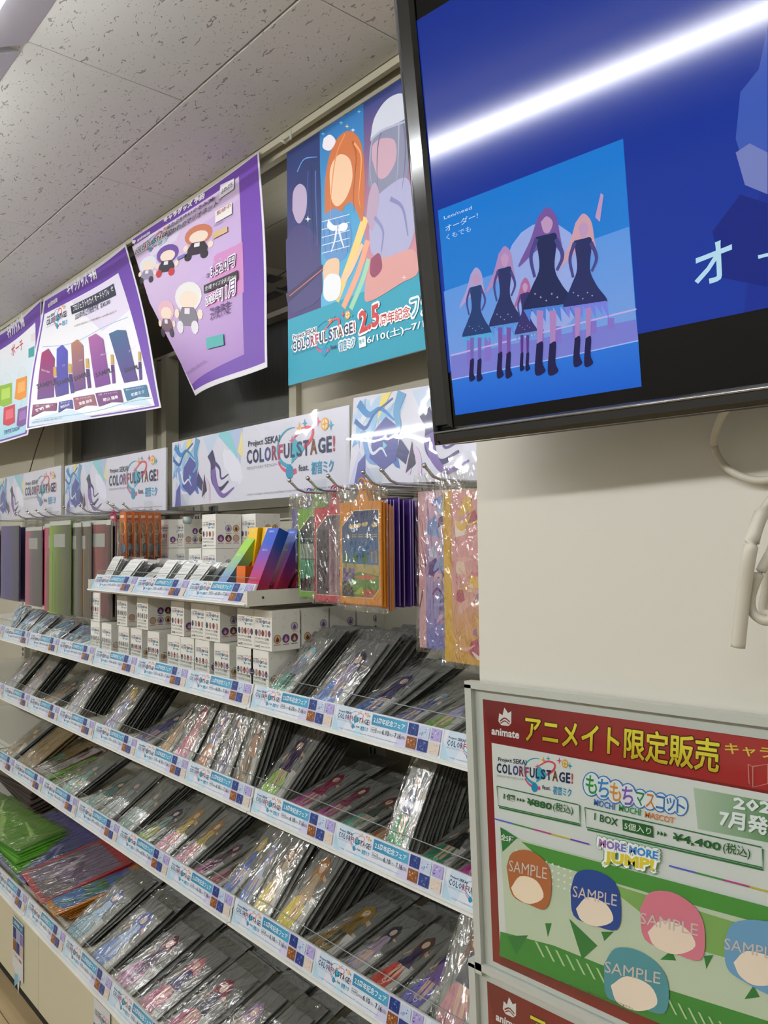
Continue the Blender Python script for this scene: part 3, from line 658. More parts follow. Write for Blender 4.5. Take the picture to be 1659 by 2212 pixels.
rb = [((80, 896), (125, 882), (127, 862), (84, 866), '宵崎 奏', '#7a2a5a'), ((129, 888), (155, 878), (154, 854), (131, 860), '朝比奈 まふゆ', '#3a3a90'), ((159, 882), (198, 870), (193, 840), (156, 849), '東雲 絵名', '#8a4a5c'), ((202, 873), (251, 862), (245, 827), (196, 837), '暁山 瑞希', '#6a2a70'), ((259, 858), (311, 846), (303, 812), (251, 824), '初音ミク', '#2a6a90')]
for k, (bl, br, tr, tl, s, c) in enumerate(rb):
    a.poly([bl, ((bl[0]+br[0])/2, (bl[1]+br[1])/2-7), br, tr, tl], c); a.up(); w = br[0]-bl[0]; hh = bl[1]-tl[1]
    a.text(s, (bl[0]+.2*w, bl[1]-.3*hh-2), (br[0]-.2*w, br[1]-.3*hh), (bl[0]+.17*w, bl[1]-.62*hh), '#ffffff', .02); a.text('25時、ナイトコードで。' if k < 4 else '誰もいないセカイの', (tl[0]+.12*w, tl[1]+.24*hh-2), (tr[0]-.1*w, tr[1]+.24*hh+1), (tl[0]+.11*w, tl[1]+.1*hh-2), '#f2e8f2', 0, 1); a.L -= 1
a.text('※商品の発売・仕様などにつきましては諸般の事情により変更になる場合がございます', (80, 914), (135, 905), (80, 909), '#55506a', 0, 1); a.text('© SEGA / © Colorful Palette Inc. / © Crypton Future Media, INC. www.piapro.net  piapro  All rights reserved.', (180, 902), (315, 873), (180, 899), '#55506a', 0, 1)
poster('purple-bordered pre-order poster of five slim scent boxes, the middle one of three', [at(95, 645, 1.375), at(270, 525, 1.375), at(342, 880, 1.30), at(65, 930, 1.15)], a, W1, H1, .02, 4.0, 1.0)
# --- left purple poster (pouches)
q3 = [(-60, 748), (94, 645), (68, 940), (-130, 985)]
a = Art(homog(q3, W1, H1))
a.poly(q3, '#e9e6ee'); a.up(); a.poly([(-57, 752), (92, 650), (64, 936), (-126, 980)], '#6a3fa6'); a.up(); a.poly([(-57, 775), (75, 686), (60, 932), (-124, 976)], vgrad('#a8d8e8', '#f2f0f4', .05, .35)); a.up()
a.halo('キャラグッズ 予約', (8, 722), (48, 695), (6, 700), '#ffffff', .0022); a.text('ポーチ', (14, 752), (42, 735), (13, 733), '#c03848', .04)
a.poly([(54, 735), (70, 728), (69, 748), (54, 752)], '#3aa0a0'); a.poly([(62, 708), (74, 703), (73, 718), (61, 722)], '#eadfdf')
for (cx_, cy_, c1, c2) in ((40, 815, '#e8912c', '#f0b060'), (4, 830, '#8fb83c', '#b8d860'), (15, 880, '#c83c4c', '#e06a78'), (50, 885, '#7a4a90', '#9a6ab0')):
    a.arc(cx_, cy_-22, 10, 0, 360, .006, .006, '#e8e0d8', 12, 22); a.up(); a.poly([(cx_-14, cy_-18), (cx_+12, cy_-26), (cx_+15, cy_+22), (cx_-2, cy_+30), (cx_-15, cy_+26)], c1); a.up(); a.poly([(cx_-9, cy_-10), (cx_+8, cy_-16), (cx_+10, cy_+8), (cx_-9, cy_+14)], c2); a.L -= 2
a.up(3); a.text('発売予定 各¥2,200', (2, 935), (44, 924), (2, 922), '#2a6a9a', .02)
poster('purple-bordered pre-order poster of coloured pouches, leftmost, cut by the photo edge', [at(-60, 748, 1.375), at(94, 645, 1.375), at(68, 940, 1.22), at(-130, 985, 1.22)], a, W1, H1, .03, 4.0, 2.4)
# --- large rigid poster with three picture panels
yp = 1.355; TLp = at(615, 335, yp); BLp = at(630, 832, yp); BW, BH = 1.05, float(TLp[2]-BLp[2])
bp = empty('large_poster', (float(BLp[0]), yp, float(BLp[2])), label='large rigid fair poster with three picture panels and a turquoise band, hung by a hook', cat='poster')
MB().box(-.012, BW-.012, -.003, .003, 0, BH).build('board', mat('#d8d8d8', .5), bp)
def bpm(px, py):
    p = at(px, py, yp); return (float(p[0]-BLp[0]), float(p[2]-BLp[2]))
a = Art(bpm); zt = BH
def fig_panel(a, x0, x1, yT, yB, bg0, bg1, hair, cloth, skin, seed, cx_, cy_, s):
    pass
A2 = Art()
def X_(px, py): return bpm(px, py)
ub = bpm(640, 690)[1]; A2.rect(-.012, 0, BW-.012, BH, '#1f9db8'); A2.up()
zsplit = bpm(628, 690)[1]
xs = [-.012, bpm(695, 560)[0], bpm(790, 520)[0], bpm(905, 480)[0], bpm(905, 480)[0]+.16]
A2.rect(xs[0], zsplit, xs[1], BH, vgrad('#3a2c6c', '#16306c', zsplit, BH)); A2.rect(xs[1], zsplit, xs[2], BH, vgrad('#58b4dc', '#1f6fb4', zsplit, BH)); A2.rect(xs[2], zsplit, xs[3], BH, vgrad('#d8909c', '#1c3a80', zsplit, BH)); A2.rect(xs[3], zsplit, xs[4], BH, '#d8a850'); A2.rect(xs[4], zsplit, BW-.012, BH, '#3a5aa0'); A2.up()
a = A2; a.m = bpm
# plain faceless stand-ins for the three pictured performers: hair mass, head, clothes, all soft shapes
def soft(P, col): a.poly([tuple(p) for p in catmull(list(P)+[P[0]], 5)[:-1]], col)
a.rib([(728, 650), (762, 560), (792, 470)], .03, .03, '#f0d080'); a.rib([(744, 665), (776, 590), (797, 520)], .022, .022, '#f0a888'); a.rib([(760, 668), (784, 610), (799, 560)], .018, .018, '#9fd4b0')
for k in range(7): a.star(700+13*k, 290-8*k+(k % 3)*16, 5, ['#8fd0f0', '#f0d470', '#ffffff'][k % 3])
a.up()
soft([(640, 470), (645, 390), (668, 340), (690, 350), (696, 430), (696, 520), (690, 620), (660, 600), (650, 540)], '#1d2f66'); soft([(704, 470), (706, 380), (722, 315), (752, 284), (778, 300), (789, 350), (790, 430), (784, 480), (764, 440), (745, 450), (728, 500), (710, 512)], '#c8703c')
soft([(798, 400), (802, 320), (820, 262), (850, 235), (878, 250), (884, 330), (880, 400), (850, 430), (815, 430)], '#878aa4'); a.up()
soft([(634, 455), (636, 415), (650, 398), (664, 412), (664, 455), (652, 482), (642, 478)], '#b8a5c4'); soft([(716, 420), (716, 365), (735, 335), (758, 345), (764, 385), (752, 425), (734, 446), (722, 440)], '#efc8a4'); soft([(806, 345), (808, 315), (828, 300), (855, 305), (858, 345), (840, 380), (820, 385)], '#c8a3b4')
soft([(620, 520), (640, 490), (668, 492), (690, 520), (697, 580), (696, 640), (660, 668), (630, 672), (622, 600)], '#3b3570'); soft([(700, 470), (722, 452), (745, 462), (762, 500), (758, 540), (735, 566), (706, 560), (698, 520)], '#5c92c8')
soft([(800, 500), (808, 440), (840, 405), (880, 385), (895, 430), (898, 500), (880, 545), (840, 560), (806, 548)], '#adacd0'); a.up()
for k in (3, 4, 5): a.rib([(644+8*k, 360+10*(k % 2)), (640+9*k, 430), (648+8*k, 520), (656+6*k, 590-12*k)], .006, .001, ['#2f4c94', '#16255a', '#4668b0'][k % 3])
for k in range(6): a.rib([(748+4*k, 290+4*k), (728+11*k, 340), (718+12*k, 420), (716+13*k, 490-8*k)][0:4], .007, .001, ['#e08c54', '#a8562c', '#f0a468'][k % 3]) if k in (0, 4, 5) else None
for k in (0, 1, 4, 5): a.rib([(840+6*k, 245), (808+14*k, 300), (802+15*k, 360), (806+13*k, 410)], .007, .001, ['#a8abc2', '#6c6f8c'][k % 2])
soft([(803, 300), (812, 255), (840, 215), (875, 205), (884, 250), (850, 272), (820, 290)], '#cdd2e0'); a.rib([(803, 304), (830, 282), (884, 262)], .008, .005, '#b0b6cc'); soft([(794, 470), (800, 420), (812, 395), (822, 420), (816, 465), (806, 500)], '#b79fb8')
soft([(700, 580), (712, 562), (735, 562), (733, 610), (722, 640), (706, 646)], '#e9c6a4'); a.rib([(744, 606), (762, 580), (786, 528)], .024, .014, '#ecc8a6'); soft([(802, 560), (840, 556), (896, 540), (905, 590), (870, 612), (806, 650), (790, 640)], '#d99c98'); a.up()
for k in range(5): a.rib([(700+12*k, 475), (706+12*k, 545)], .0022, .0022, '#2f64a8', 1)
for k in range(5): a.rib([(698, 480+17*k), (758, 464+17*k)], .0022, .0022, '#dce8f4', 1)
soft([(712, 474), (722, 486), (732, 490), (724, 500), (710, 492)], '#eef2f8'); soft([(733, 490), (744, 482), (754, 486), (750, 498), (736, 500)], '#eef2f8'); a.rib([(730, 494), (726, 520), (718, 545)], .010, .004, '#e4eaf4'); a.rib([(734, 494), (740, 518), (746, 536)], .009, .004, '#e4eaf4'); soft([(702, 300), (716, 292), (728, 306), (716, 326), (700, 320)], '#ece6ee'); soft([(702, 606), (716, 592), (738, 600), (736, 640), (715, 652), (702, 640)], '#eef0f4')
a.rib([(622, 645), (650, 622), (700, 578)], .03, .018, '#241f4c'); a.rib([(628, 640), (700, 582)], .003, .003, '#d06a7c', 1); soft([(804, 560), (822, 548), (828, 580), (812, 600), (802, 590)], '#8f3a5c'); a.rib([(846, 430), (872, 450), (884, 510)], .012, .003, '#8284b8'); a.rib([(812, 470), (830, 500), (826, 545)], .010, .003, '#8a8cbe')
a.rib([(645, 372), (660, 345), (688, 340)], .006, .002, '#5f9ad8'); a.star(668, 474, 7, '#ffffff'); a.star(876, 600, 6, '#f8d8d0'); a.up()
logo_px(a, (636, 788), (772, 748), (633, 710), lgh)
for t_, p0, p1, pt, r_ in (('2.5', (780, 723), (824, 703), (778, 675), .006), ('周年記念', (825, 705), (890, 685), (824, 681), .0045), ('フェア', (892, 689), (959, 667), (890, 648), .006)): a.halo(t_, p0, p1, pt, '#ffffff', r_)
a.up()
a.text('2.5', (780, 723), (824, 703), (778, 675), '#c8383c', .04); a.text('周年記念', (825, 705), (890, 685), (824, 681), '#c8383c'); a.text('フェア', (892, 689), (959, 667), (890, 648), '#1f9db8')
a.poly([(778, 725+5), (793, 726), (795, 748), (780, 753)], '#ffffff'); a.up(); a.text('後半', (780, 745), (792, 741), (779, 735), '#1f9db8', .02)
a.text('6/10(土)~7/16(日)', (797, 747), (985, 693), (795, 727), '#ffffff', .02)
obj('print', a.mesh('print', PRINT, XZ, z0=.0035), bp)
hk = at(628, 300, 1.385)
MB().tube([(hk[0]-BLp[0], .03, hk[2]-BLp[2]+.03), (hk[0]-BLp[0], .03, hk[2]-BLp[2]+.0), (hk[0]-BLp[0]-.004, .012, hk[2]-BLp[2]-.018), (hk[0]-BLp[0], -.004, hk[2]-BLp[2]-.014)], .004, 6).build('hook', mat('#e4e2da', .3), bp)

# ================================================================ SCREEN
N_ = Vector((0.08349532, -1.0088774, -0.1180582)).normalized()
EX = Vector((0.99662567, 0.08195973, 0.00445759)).normalized(); EY_ = N_.cross(EX).normalized(); EX = EY_.cross(N_).normalized()
def on_tv(px, py, y0=.60):
    P0 = at(985, 897, y0); d = ray(px, py); n = np.array(N_); s = ((P0-CAM)@n)/(d@n); return CAM+d*s
T0 = on_tv(945, 962)
def tvm(px, py):
    v_ = on_tv(px, py)-T0; return (float(v_@np.array(EX)), float(v_@np.array(EY_)))
tv = bpy.data.objects.new('television', None); tv.matrix_world = Matrix((( EX[0], EY_[0], N_[0], T0[0]), (EX[1], EY_[1], N_[1], T0[1]), (EX[2], EY_[2], N_[2], T0[2]), (0, 0, 0, 1)))
link(tv, None, 'large black television tilted forward under the ceiling, showing a blue picture', 'television')
tvW, tvH = .86, .535
sx0, sy0 = tvm(985, 897); sx0 -= .004; vb = tvm(985, 897)[1]; lb = .024
sy0 = vb-.012
gb = mat('#0b0b0d', .12, 0, .6, .5)
b = MB(); c = .008
b.v = []; pr = lambda x0, y0, x1, y1, z0, z1: b.box(x0, x1, y0, y1, z0, z1)
MB().box(0, tvW, 0, tvH, -.045, -.012).build('back_shell', mat('#18181a', .5), tv)
def chamf(x0, y0, x1, y1, z0, z1, c):
    q = MB(); n = [(x0, y0, z0), (x1, y0, z0), (x1, y1, z0), (x0, y1, z0), (x0+.0, y0, z1-c), (x1, y0, z1-c), (x1, y1, z1-c), (x0, y1, z1-c), (x0+c, y0+c, z1), (x1-c, y0+c, z1), (x1-c, y1-c, z1), (x0+c, y1-c, z1)]
    q.v = n; q.f = [(3, 2, 1, 0)]+[(i, (i+1) % 4, 4+(i+1) % 4, 4+i) for i in range(4)]+[(4+i, 4+(i+1) % 4, 8+(i+1) % 4, 8+i) for i in range(4)]+[(8, 9, 10, 11)]; return q
sl = lb
chamf(0, 0, tvW, sy0, -.012, .006, .004).build('bezel', gb, tv); chamf(0, sy0, sl, tvH, -.012, .006, .004).build('bezel', gb, tv)
chamf(tvW-sl, sy0, tvW, tvH, -.012, .006, .004).build('bezel', gb, tv); chamf(sl, tvH-.02, tvW-sl, tvH, -.012, .006, .004).build('bezel', gb, tv)
MB().tube([(.002, sy0*.78, .006), (tvW-.002, sy0*.78, .006)], .0016, 6).build('chrome_line', mat('#b8b8bc', .2, 1.0), tv)
MB().tube([(.003, 0.0, .004), (.003, tvH, .004)], .0028, 6).build('side_trim', mat('#55555a', .18, .6), tv)
a = Art(tvm)
vt = tvm(893, 50)[1]; vbb = tvm(1659, 665)[1]; xr = tvW-.03
a.m = None; a.rect(sl, sy0, tvW-sl, tvH-.02, '#030304'); a.up()
vl = tvm(893, 50)[0]
a.rect(vl, vbb, xr, vt, vgrad('#1238a8', '#0e2f96', vbb, vt)); a.up()
a.poly([(vl+.30, vbb), (xr, vbb), (xr, vt), (vl+.42, vt-.02), (vl+.34, vbb+.2)], '#14309a'); a.up()
a.m = tvm
a.poly([(1659, 60), (1640, 150), (1600, 200), (1590, 300), (1615, 380), (1659, 400)], '#3f5fc0'); a.poly([(1590, 330), (1620, 310), (1659, 330), (1659, 420), (1610, 400)], '#7a86c8'); a.poly([(1540, 500), (1600, 420), (1659, 440), (1659, 620), (1560, 600)], '#0c2488'); a.up()
S = [(947, 455), (1347, 300), (1387, 835), (985, 897)]; a.poly(S, vgrad('#2f8ae6', '#0f7fe0', .06, .2)); a.up()
a.poly([(960, 630), (1360, 490), (1375, 690), (975, 800)], vgrad('#7ba6ee', '#4f9af0', .09, .2)); a.poly([(975, 800), (1379, 720), (1387, 835), (985, 897)], vgrad('#0f5fd8', '#2f7ee8', .02, .07)); a.poly([(975, 770), (1375, 690), (1380, 735), (977, 822)], '#7f84dc'); a.up()
a.ell(1180, 600, 90, 120, '#9fb4f2', 20); a.L += 1
for k in range(9): a.rect(1010+k*38, 735-k*6, 1024+k*38, 790-k*10, '#8a78d4')
a.rib([(975, 768), (1376, 668)], .0015, .0015, '#c8b8f0'); a.rib([(978, 820), (1200, 775), (1380, 736)], .001, .001, '#a8c8ff'); a.up()
def girl(x, yh, yf, w, hair, dress='#1e2a5e', skirt='#4f86e4', leg='#b48ac8', boot='#1c1a50'):
    """plain faceless standing figure on the screen"""
    H = yf-yh
    soft([(x-w*.2, yh+H*.06), (x, yh), (x+w*.2, yh+H*.05), (x+w*.28, yh+H*.16), (x+w*.34, yh+H*.28), (x+w*.1, yh+H*.22), (x-w*.22, yh+H*.26), (x-w*.62, yh+H*.36), (x-w*.36, yh+H*.2)], hair); a.up()
    soft([(x-w*.13, yh+H*.09), (x, yh+H*.055), (x+w*.13, yh+H*.09), (x+w*.06, yh+H*.15), (x-w*.06, yh+H*.15)], '#c8a0cc')
    soft([(x-w*.24, yh+H*.18), (x, yh+H*.165), (x+w*.22, yh+H*.17), (x+w*.17, yh+H*.36), (x+w*.34, yh+H*.47), (x+w*.62, yh+H*.58), (x+w*.1, yh+H*.60), (x-w*.5, yh+H*.62), (x-w*.32, yh+H*.48), (x-w*.16, yh+H*.36)], dress)
    for q in range(7): a.poly([(x-w*.5+w*.155*q, yh+H*(.615-.006*q)), (x-w*.33+w*.155*q, yh+H*(.61-.006*q)), (x-w*.36+w*.17*q, yh+H*(.69-.008*(q % 2)*3))], skirt)
    for q in (-.15, .13):
        a.poly([(x+w*q-w*.07, yh+H*.62), (x+w*q+w*.08, yh+H*.62), (x+w*q+w*.05, yh+H*.84), (x+w*q-w*.05, yh+H*.84)], leg); soft([(x+w*q-w*.07, yh+H*.82), (x+w*q+w*.07, yh+H*.81), (x+w*q+w*.06, yh+H*.93), (x+w*q+w*.12, yh+H*.985), (x+w*q-w*.1, yh+H)], boot)
    a.rib([(x+w*.2, yh+H*.19), (x+w*.34, yh+H*.29), (x+w*.22, yh+H*.38)], .0028*w/60, .0018*w/60, '#4a4a92'); a.rib([(x-w*.22, yh+H*.19), (x-w*.34, yh+H*.30), (x-w*.26, yh+H*.42)], .0028*w/60, .0018*w/60, '#4a4a92')
    for q in range(5): a.star(x-w*.25+w*.12*q, yh+H*(.52+.02*(q % 3)), w*.03, '#c8d0f0')
    a.L -= 1
girl(1030, 578, 822, 58, '#b8a8dc', '#22407a', '#58b0e8', '#7a6ac0'); girl(1092, 532, 815, 66, '#b890c8', '#28346c', '#5a9ae8', '#7a5ab0'); girl(1136, 600, 800, 44, '#b86fa4', '#3a3476', '#6a9ae0', '#5a3a90'); girl(1183, 448, 808, 100, '#7a5aa8'); girl(1262, 462, 790, 84, '#d8a8b8', '#26306a', '#7f86ec')
a.up(2); a.poly([(1288, 470), (1300, 418), (1306, 422), (1298, 480)], '#c8a0cc')
a.text('Leo/need', (962, 475), (1022, 452), (961, 468), '#d8ecff', 0); a.text('オーダー!', (965, 502), (1035, 472), (964, 488), '#d8ecff', 0); a.text('くもでも', (967, 520), (1020, 500), (966, 508), '#b8dcff', 0)
a.text('オ', (1503, 626), (1585, 596), (1500, 543), '#bfeaff', .03); a.text('ー', (1640, 560), (1700, 545), (1639, 552), '#bfeaff', .04)
obj('screen', a.mesh('screen', SCREEN, None, z0=.0005, dz=.00008), tv)
# bracket from the ceiling
br = MB(); br.tube([(.43, .30, -.045), (.43, .30, -.075)], .03, 12); br.build('mount_plate', mat('#26262a', .4), tv)
# cables
def cable(pts, r, label, m=mat('#cdc7b8', .4)):
    return MB().tube([tuple(p) for p in catmull(pts, 8)], r, 8).build('cable', m, None, label=label, cat='cable')
cable([at(1578, 868, .66), at(1552, 915, .69), at(1543, 960, .705), at(1560, 1000, .708), at(1600, 1028, .708), at(1660, 1036, .708), at(1760, 1000, .708)], .0034, 'white cable drooping in a loop just under the television')
cable([at(1680, 1060, .64), at(1645, 1110, .62), at(1622, 1180, .6), at(1608, 1270, .6), at(1600, 1340, .6), at(1594, 1398, .6)], [.0035]*8+[.0055]*33, 'flat white cable end hanging straight down at the right edge')
cable([at(1700, 1150, .64), at(1668, 1190, .62), at(1640, 1240, .61), at(1622, 1290, .61), at(1628, 1325, .61), at(1660, 1340, .61), at(1700, 1300, .62)], .0038, 'white cable bundle curled in a tight loop at the right edge')
cable([at(1690, 1130, .65), at(1662, 1200, .64), at(1655, 1270, .64), at(1650, 1320, .64), at(1690, 1330, .64)], .0036, 'second white cable hanging behind the curled bundle at the right edge')

# ================================================================ PANEL POSTERS
def panel_poster(dz, first, label):
    yq = .712; TL = at(1044, 1510, yq); rot = math.radians(-1.9)
    o = empty('panel_poster', (float(TL[0]), yq, float(TL[2])+dz), (0, rot, 0), label=label, cat='poster')
    Rm = Matrix.Rotation(-rot, 3, 'Y')
    def pm_(px, py):
        p = at(px, py, yq)-TL; v_ = Rm @ Vector(p); return (v_.x, v_.z)
    Wp, Hp = .417, .296
    MB().box(-.012, Wp+.012, -.0005, .003, -Hp-.012, .012).build('sheet', mat('#d6d4cc', .5), o)
    MB().box(-.018, Wp+.018, -.0045, -.0035, -Hp-.016, .018).build('acrylic_cover', ACRYL, o)
    MB().box(-.022, -.012, -.008, .004, -Hp-.018, .016).box(-.022, Wp+.02, -.008, .004, .012, .020).build('holder_edge', mat('#bfc2ba', .25, 0, .5), o)
    a = Art(); a.rect(0, -Hp, Wp, 0, '#8e2424'); a.up(); a.m = pm_
    a.poly([(1044, 1510), (1700, 1605), (1700, 1715), (1060, 1600)], vgrad('#7a1e20', '#b83030', 0, .3, 0)); a.up()
    # white emblem: round face with flame-like crown
    a.poly([(1078, 1557), (1080, 1540), (1087, 1545), (1091, 1528), (1099, 1540), (1106, 1536), (1106, 1562), (1100, 1568), (1084, 1566)], '#f0ece8'); a.ell(1092, 1556, 11, 9, '#f0ece8', 12); a.up(); a.rib([(1082, 1557), (1092, 1551), (1103, 1559)], .0016, .0016, '#8e2424'); a.rib([(1083, 1562), (1092, 1557), (1102, 1564)], .0012, .0012, '#8e2424')
    a.text('animate', (1063, 1586), (1123, 1596), (1064, 1570), '#f4f0ec', .03)
    gr = vgrad('#b87a14', '#f4e23a', -.050, -.018)
    a.halo('アニメイト限定販売', (1136, 1601), (1553, 1669), (1138, 1543), '#3a1408', .0016, 8, 2); a.up(); a.halo('アニメイト限定販売', (1136, 1601), (1553, 1669), (1138, 1543), gr, .0006, 6, 2)
    a.text('キャラグッズ', (1567, 1627), (1800, 1655), (1568, 1602), '#e8d048', .03)
    for q in ([(1628, 1655), (1660, 1650), (1660, 1692), (1628, 1700)],): a.rib(q+[q[0]], .001, .001, '#d88878', 1); a.rib([(1618, 1650), (1628, 1655), (1628, 1700), (1620, 1690), (1618, 1650)], .001, .001, '#d88878', 1)
    a.L += 1
    a.poly([(1064, 1604), (1720, 1725), (1720, 2330), (1083, 2064)], '#ecebe6'); a.up()
    if not first:
        obj('print', a.mesh('print', GLOSSY, XZ, z0=.001), o); return
    a.poly([(1500, 1700), (1720, 1742), (1720, 1830), (1510, 1790)], vgrad('#e6ecdc', '#3f8a3a', .235, .30, 0)); a.up()
    logo_px(a, (1075, 1695), (1240, 1722), (1076, 1618))
    cl_ = ['#2f9a4a', '#3a8ad0', '#e8943c', '#8a5ac0']
    ch_ = [(1268+k*26, 1712+k*8, 25, 40) for k in range(4)]+[(1376+k*22, 1738+k*4, 19, 30) for k in range(5)]
    for q, c in ((7, '#3f7fd0'), (4.5, '#f2f4f4')):
        for (x, y, w_, h_) in ch_: a.ell(x+w_/2, y-h_/2+1, w_/2+q, h_/2+q, c, 16)
        a.up()
    for k, ch in enumerate('もちもちマスコット'):
        x, y, w_, h_ = ch_[k]; a.text(ch, (x, y), (x+w_, y+4), (x+1, y-h_), (cl_+['#2a8a5a', '#e0843c', '#3a7ac0', '#3a7ac0', '#3a7ac0'])[k], .04)
    a.up()
    a.text('MOCHI', (1286, 1738), (1331, 1749), (1287, 1724), '#3a7ac8', .02); a.text('MOCHI', (1340, 1750), (1387, 1761), (1341, 1736), '#3a9a5a', .02); a.text('MASCOT', (1396, 1764), (1460, 1778), (1397, 1751), '#e0843c', .02)
    def outline(P, c, w=.0011): a.rib(P+[P[0]], w, w, c, 1)
    outline([(1077, 1697), (1253, 1737), (1255, 1778), (1080, 1739)], '#3a7a4a'); a.rib([(1082, 1743), (1257, 1782), (1256, 1738)], .0016, .0016, '#2f7a3c', 1)
    outline([(1267, 1743), (1648, 1828), (1650, 1872), (1270, 1785)], '#3a7a4a'); a.rib([(1272, 1790), (1652, 1877), (1651, 1832)], .0016, .0016, '#2f7a3c', 1)
    G = '#2a6a34'
    a.text('1個', (1091, 1725), (1115, 1731), (1092, 1711), G, .02); a.text('▸▸▸', (1120, 1729), (1137, 1733), (1121, 1721), G, 0); a.text('¥880', (1141, 1737), (1195, 1749), (1142, 1722), G, .03); a.text('(税込)', (1198, 1752), (1241, 1761), (1199, 1731), G, .01)
    a.text('1 BOX', (1287, 1770), (1338, 1784), (1288, 1754), G, .02); a.poly([(1348, 1768), (1414, 1783), (1415, 1808), (1349, 1792)], G); a.up(); a.text('5個入り', (1352, 1789), (1410, 1802), (1353, 1774), '#f0f4e8', .01)
    a.text('▸▸▸', (1423, 1802), (1444, 1807), (1424, 1792), G, 0); a.text('¥4,400', (1455, 1816), (1560, 1840), (1457, 1796), G, .03); a.text('(税込)', (1565, 1842), (1624, 1856), (1566, 1816), G, .01)
    a.halo('2023年', (1588, 1746), (1760, 1772), (1590, 1716), '#ffffff', .0006); a.halo('7月発売予定', (1558, 1782), (1800, 1830), (1560, 1746), '#ffffff', .0006)
    for k, c in enumerate(('#5a6ad0', '#4a9a4a', '#c04a8a', '#d8c04a', '#7a4ac0')):
        a.rib([(1072+k*41, 1767+k*11), (1072+(k+1)*41, 1767+(k+1)*11)], .0016, .0016, c, 1); a.rib([(1449+k*58, 1868+k*15), (1449+(k+1)*58, 1868+(k+1)*15)], .0016, .0016, c, 1)
    # green field
    a.poly([(1084, 1800), (1350, 1870), (1450, 1910), (1720, 1985), (1720, 2230), (1380, 2160), (1098, 2030)], '#d4dcc0'); a.up()
    a.poly([(1130, 1816), (1659, 1955), (1720, 1975), (1720, 2010), (1659, 1995), (1400, 1925), (1180, 1860)], '#4f9440'); a.poly([(1085, 2010), (1200, 2040), (1400, 2120), (1720, 2220), (1720, 2330), (1083, 2062)], '#3f8a3a'); a.poly([(1300, 1900), (1659, 2010), (1659, 2090), (1480, 2040)], '#86b060'); a.up()
    for tr_ in ([(1182, 1992), (1196, 1992), (1188, 2022)], [(1085, 1785), (1122, 1808), (1090, 1838)], [(1234, 1982), (1295, 2040), (1262, 2070)], [(1303, 2010), (1330, 2010), (1310, 2030)], [(1430, 2070), (1455, 2050), (1465, 2072)], [(1612, 2155), (1632, 2125), (1645, 2150)], [(1100, 2020), (1145, 2018), (1120, 2060)], [(1525, 2062), (1545, 2060), (1530, 2090)]): a.poly(tr_, '#2f7a3a')
    for k in range(40): a.ell(1120+(k % 10)*13, 1835+(k//10)*14+(k % 10)*5, 2.6, 2.6, '#eef4e0', 6)
    for k in range(26): a.poly([(1160+k*22, 2030+k*9.5), (1165+k*22, 2032+k*9.5), (1182+k*22, 2066+k*9.5), (1177+k*22, 2064+k*9.5)], '#b8d0a0')
    a.up(); a.text('全5種', (1087, 1812), (1114, 1820), (1088, 1798), '#ffffff', .02)
    a.halo('MORE MORE', (1298, 1827), (1427, 1856), (1299, 1808), '#5aa05a', .0032); a.halo('JUMP!', (1309, 1866), (1419, 1888), (1310, 1833), '#5aa05a', .0034); a.up(); a.halo('MORE MORE', (1298, 1827), (1427, 1856), (1299, 1808), '#ffffff', .0024); a.halo('JUMP!', (1309, 1866), (1419, 1888), (1310, 1833), '#ffffff', .0024); a.up()
    a.text('MORE MORE', (1299, 1826), (1426, 1855), (1300, 1809), vgrad('#c04a8a', '#3a8ad0', .13, .20, 0), .04); a.text('JUMP!', (1310, 1865), (1418, 1886), (1311, 1834), vgrad('#2f9a4a', '#d8c83a', -.165, -.14), .05)
    # plain rounded mascot heads (stand-ins), each with the overprint SAMPLE
    def blob(P, hair, face, fc):
        a.poly([tuple(p) for p in catmull(P+[P[0]], 4)[:-1]], hair); a.up(); a.poly([tuple(p) for p in catmull(fc+[fc[0]], 4)[:-1]], face); a.L -= 1
    blob([(1100, 1870), (1112, 1840), (1150, 1835), (1188, 1865), (1197, 1915), (1185, 1960), (1150, 1952), (1112, 1930)], '#a8643c', '#eedbc0', [(1110, 1915), (1130, 1890), (1165, 1900), (1180, 1935), (1150, 1950), (1120, 1935)])
    blob([(1238, 1920), (1252, 1882), (1292, 1878), (1335, 1905), (1347, 1960), (1338, 2005), (1290, 1996), (1245, 1975)], '#26468c', '#ecdcc8', [(1250, 1960), (1275, 1935), (1315, 1950), (1330, 1985), (1295, 1998), (1262, 1985)])
    blob([(1388, 1960), (1410, 1925), (1460, 1925), (1510, 1960), (1528, 2010), (1518, 2070), (1455, 2052), (1398, 2025)], '#d0788a', '#ecd9c6', [(1405, 2010), (1435, 1985), (1485, 2000), (1508, 2040), (1465, 2058), (1420, 2040)])
    blob([(1310, 2080), (1335, 2045), (1385, 2050), (1432, 2085), (1450, 2130), (1440, 2185), (1380, 2170), (1318, 2150)], '#4f8f98', '#ecdcc8', [(1325, 2125), (1360, 2105), (1410, 2125), (1425, 2165), (1385, 2180), (1340, 2162)])
    blob([(1570, 2030), (1590, 1990), (1650, 1985), (1720, 2010), (1730, 2100), (1690, 2150), (1610, 2115), (1575, 2085)], '#6a9cc0', '#ecdcc8', [(1590, 2075), (1620, 2050), (1680, 2070), (1690, 2115), (1640, 2125), (1605, 2105)])
    a.up(2)
    for (x, y, w_) in ((1105, 1873, 82), (1243, 1928, 95), (1388, 1985, 125), (1312, 2090, 120), (1570, 2040, 120)): a.text('SAMPLE', (x, y+6), (x+w_, y+6+w_*.22), (x+1, y-20+2), '#c9bdb4', .0)
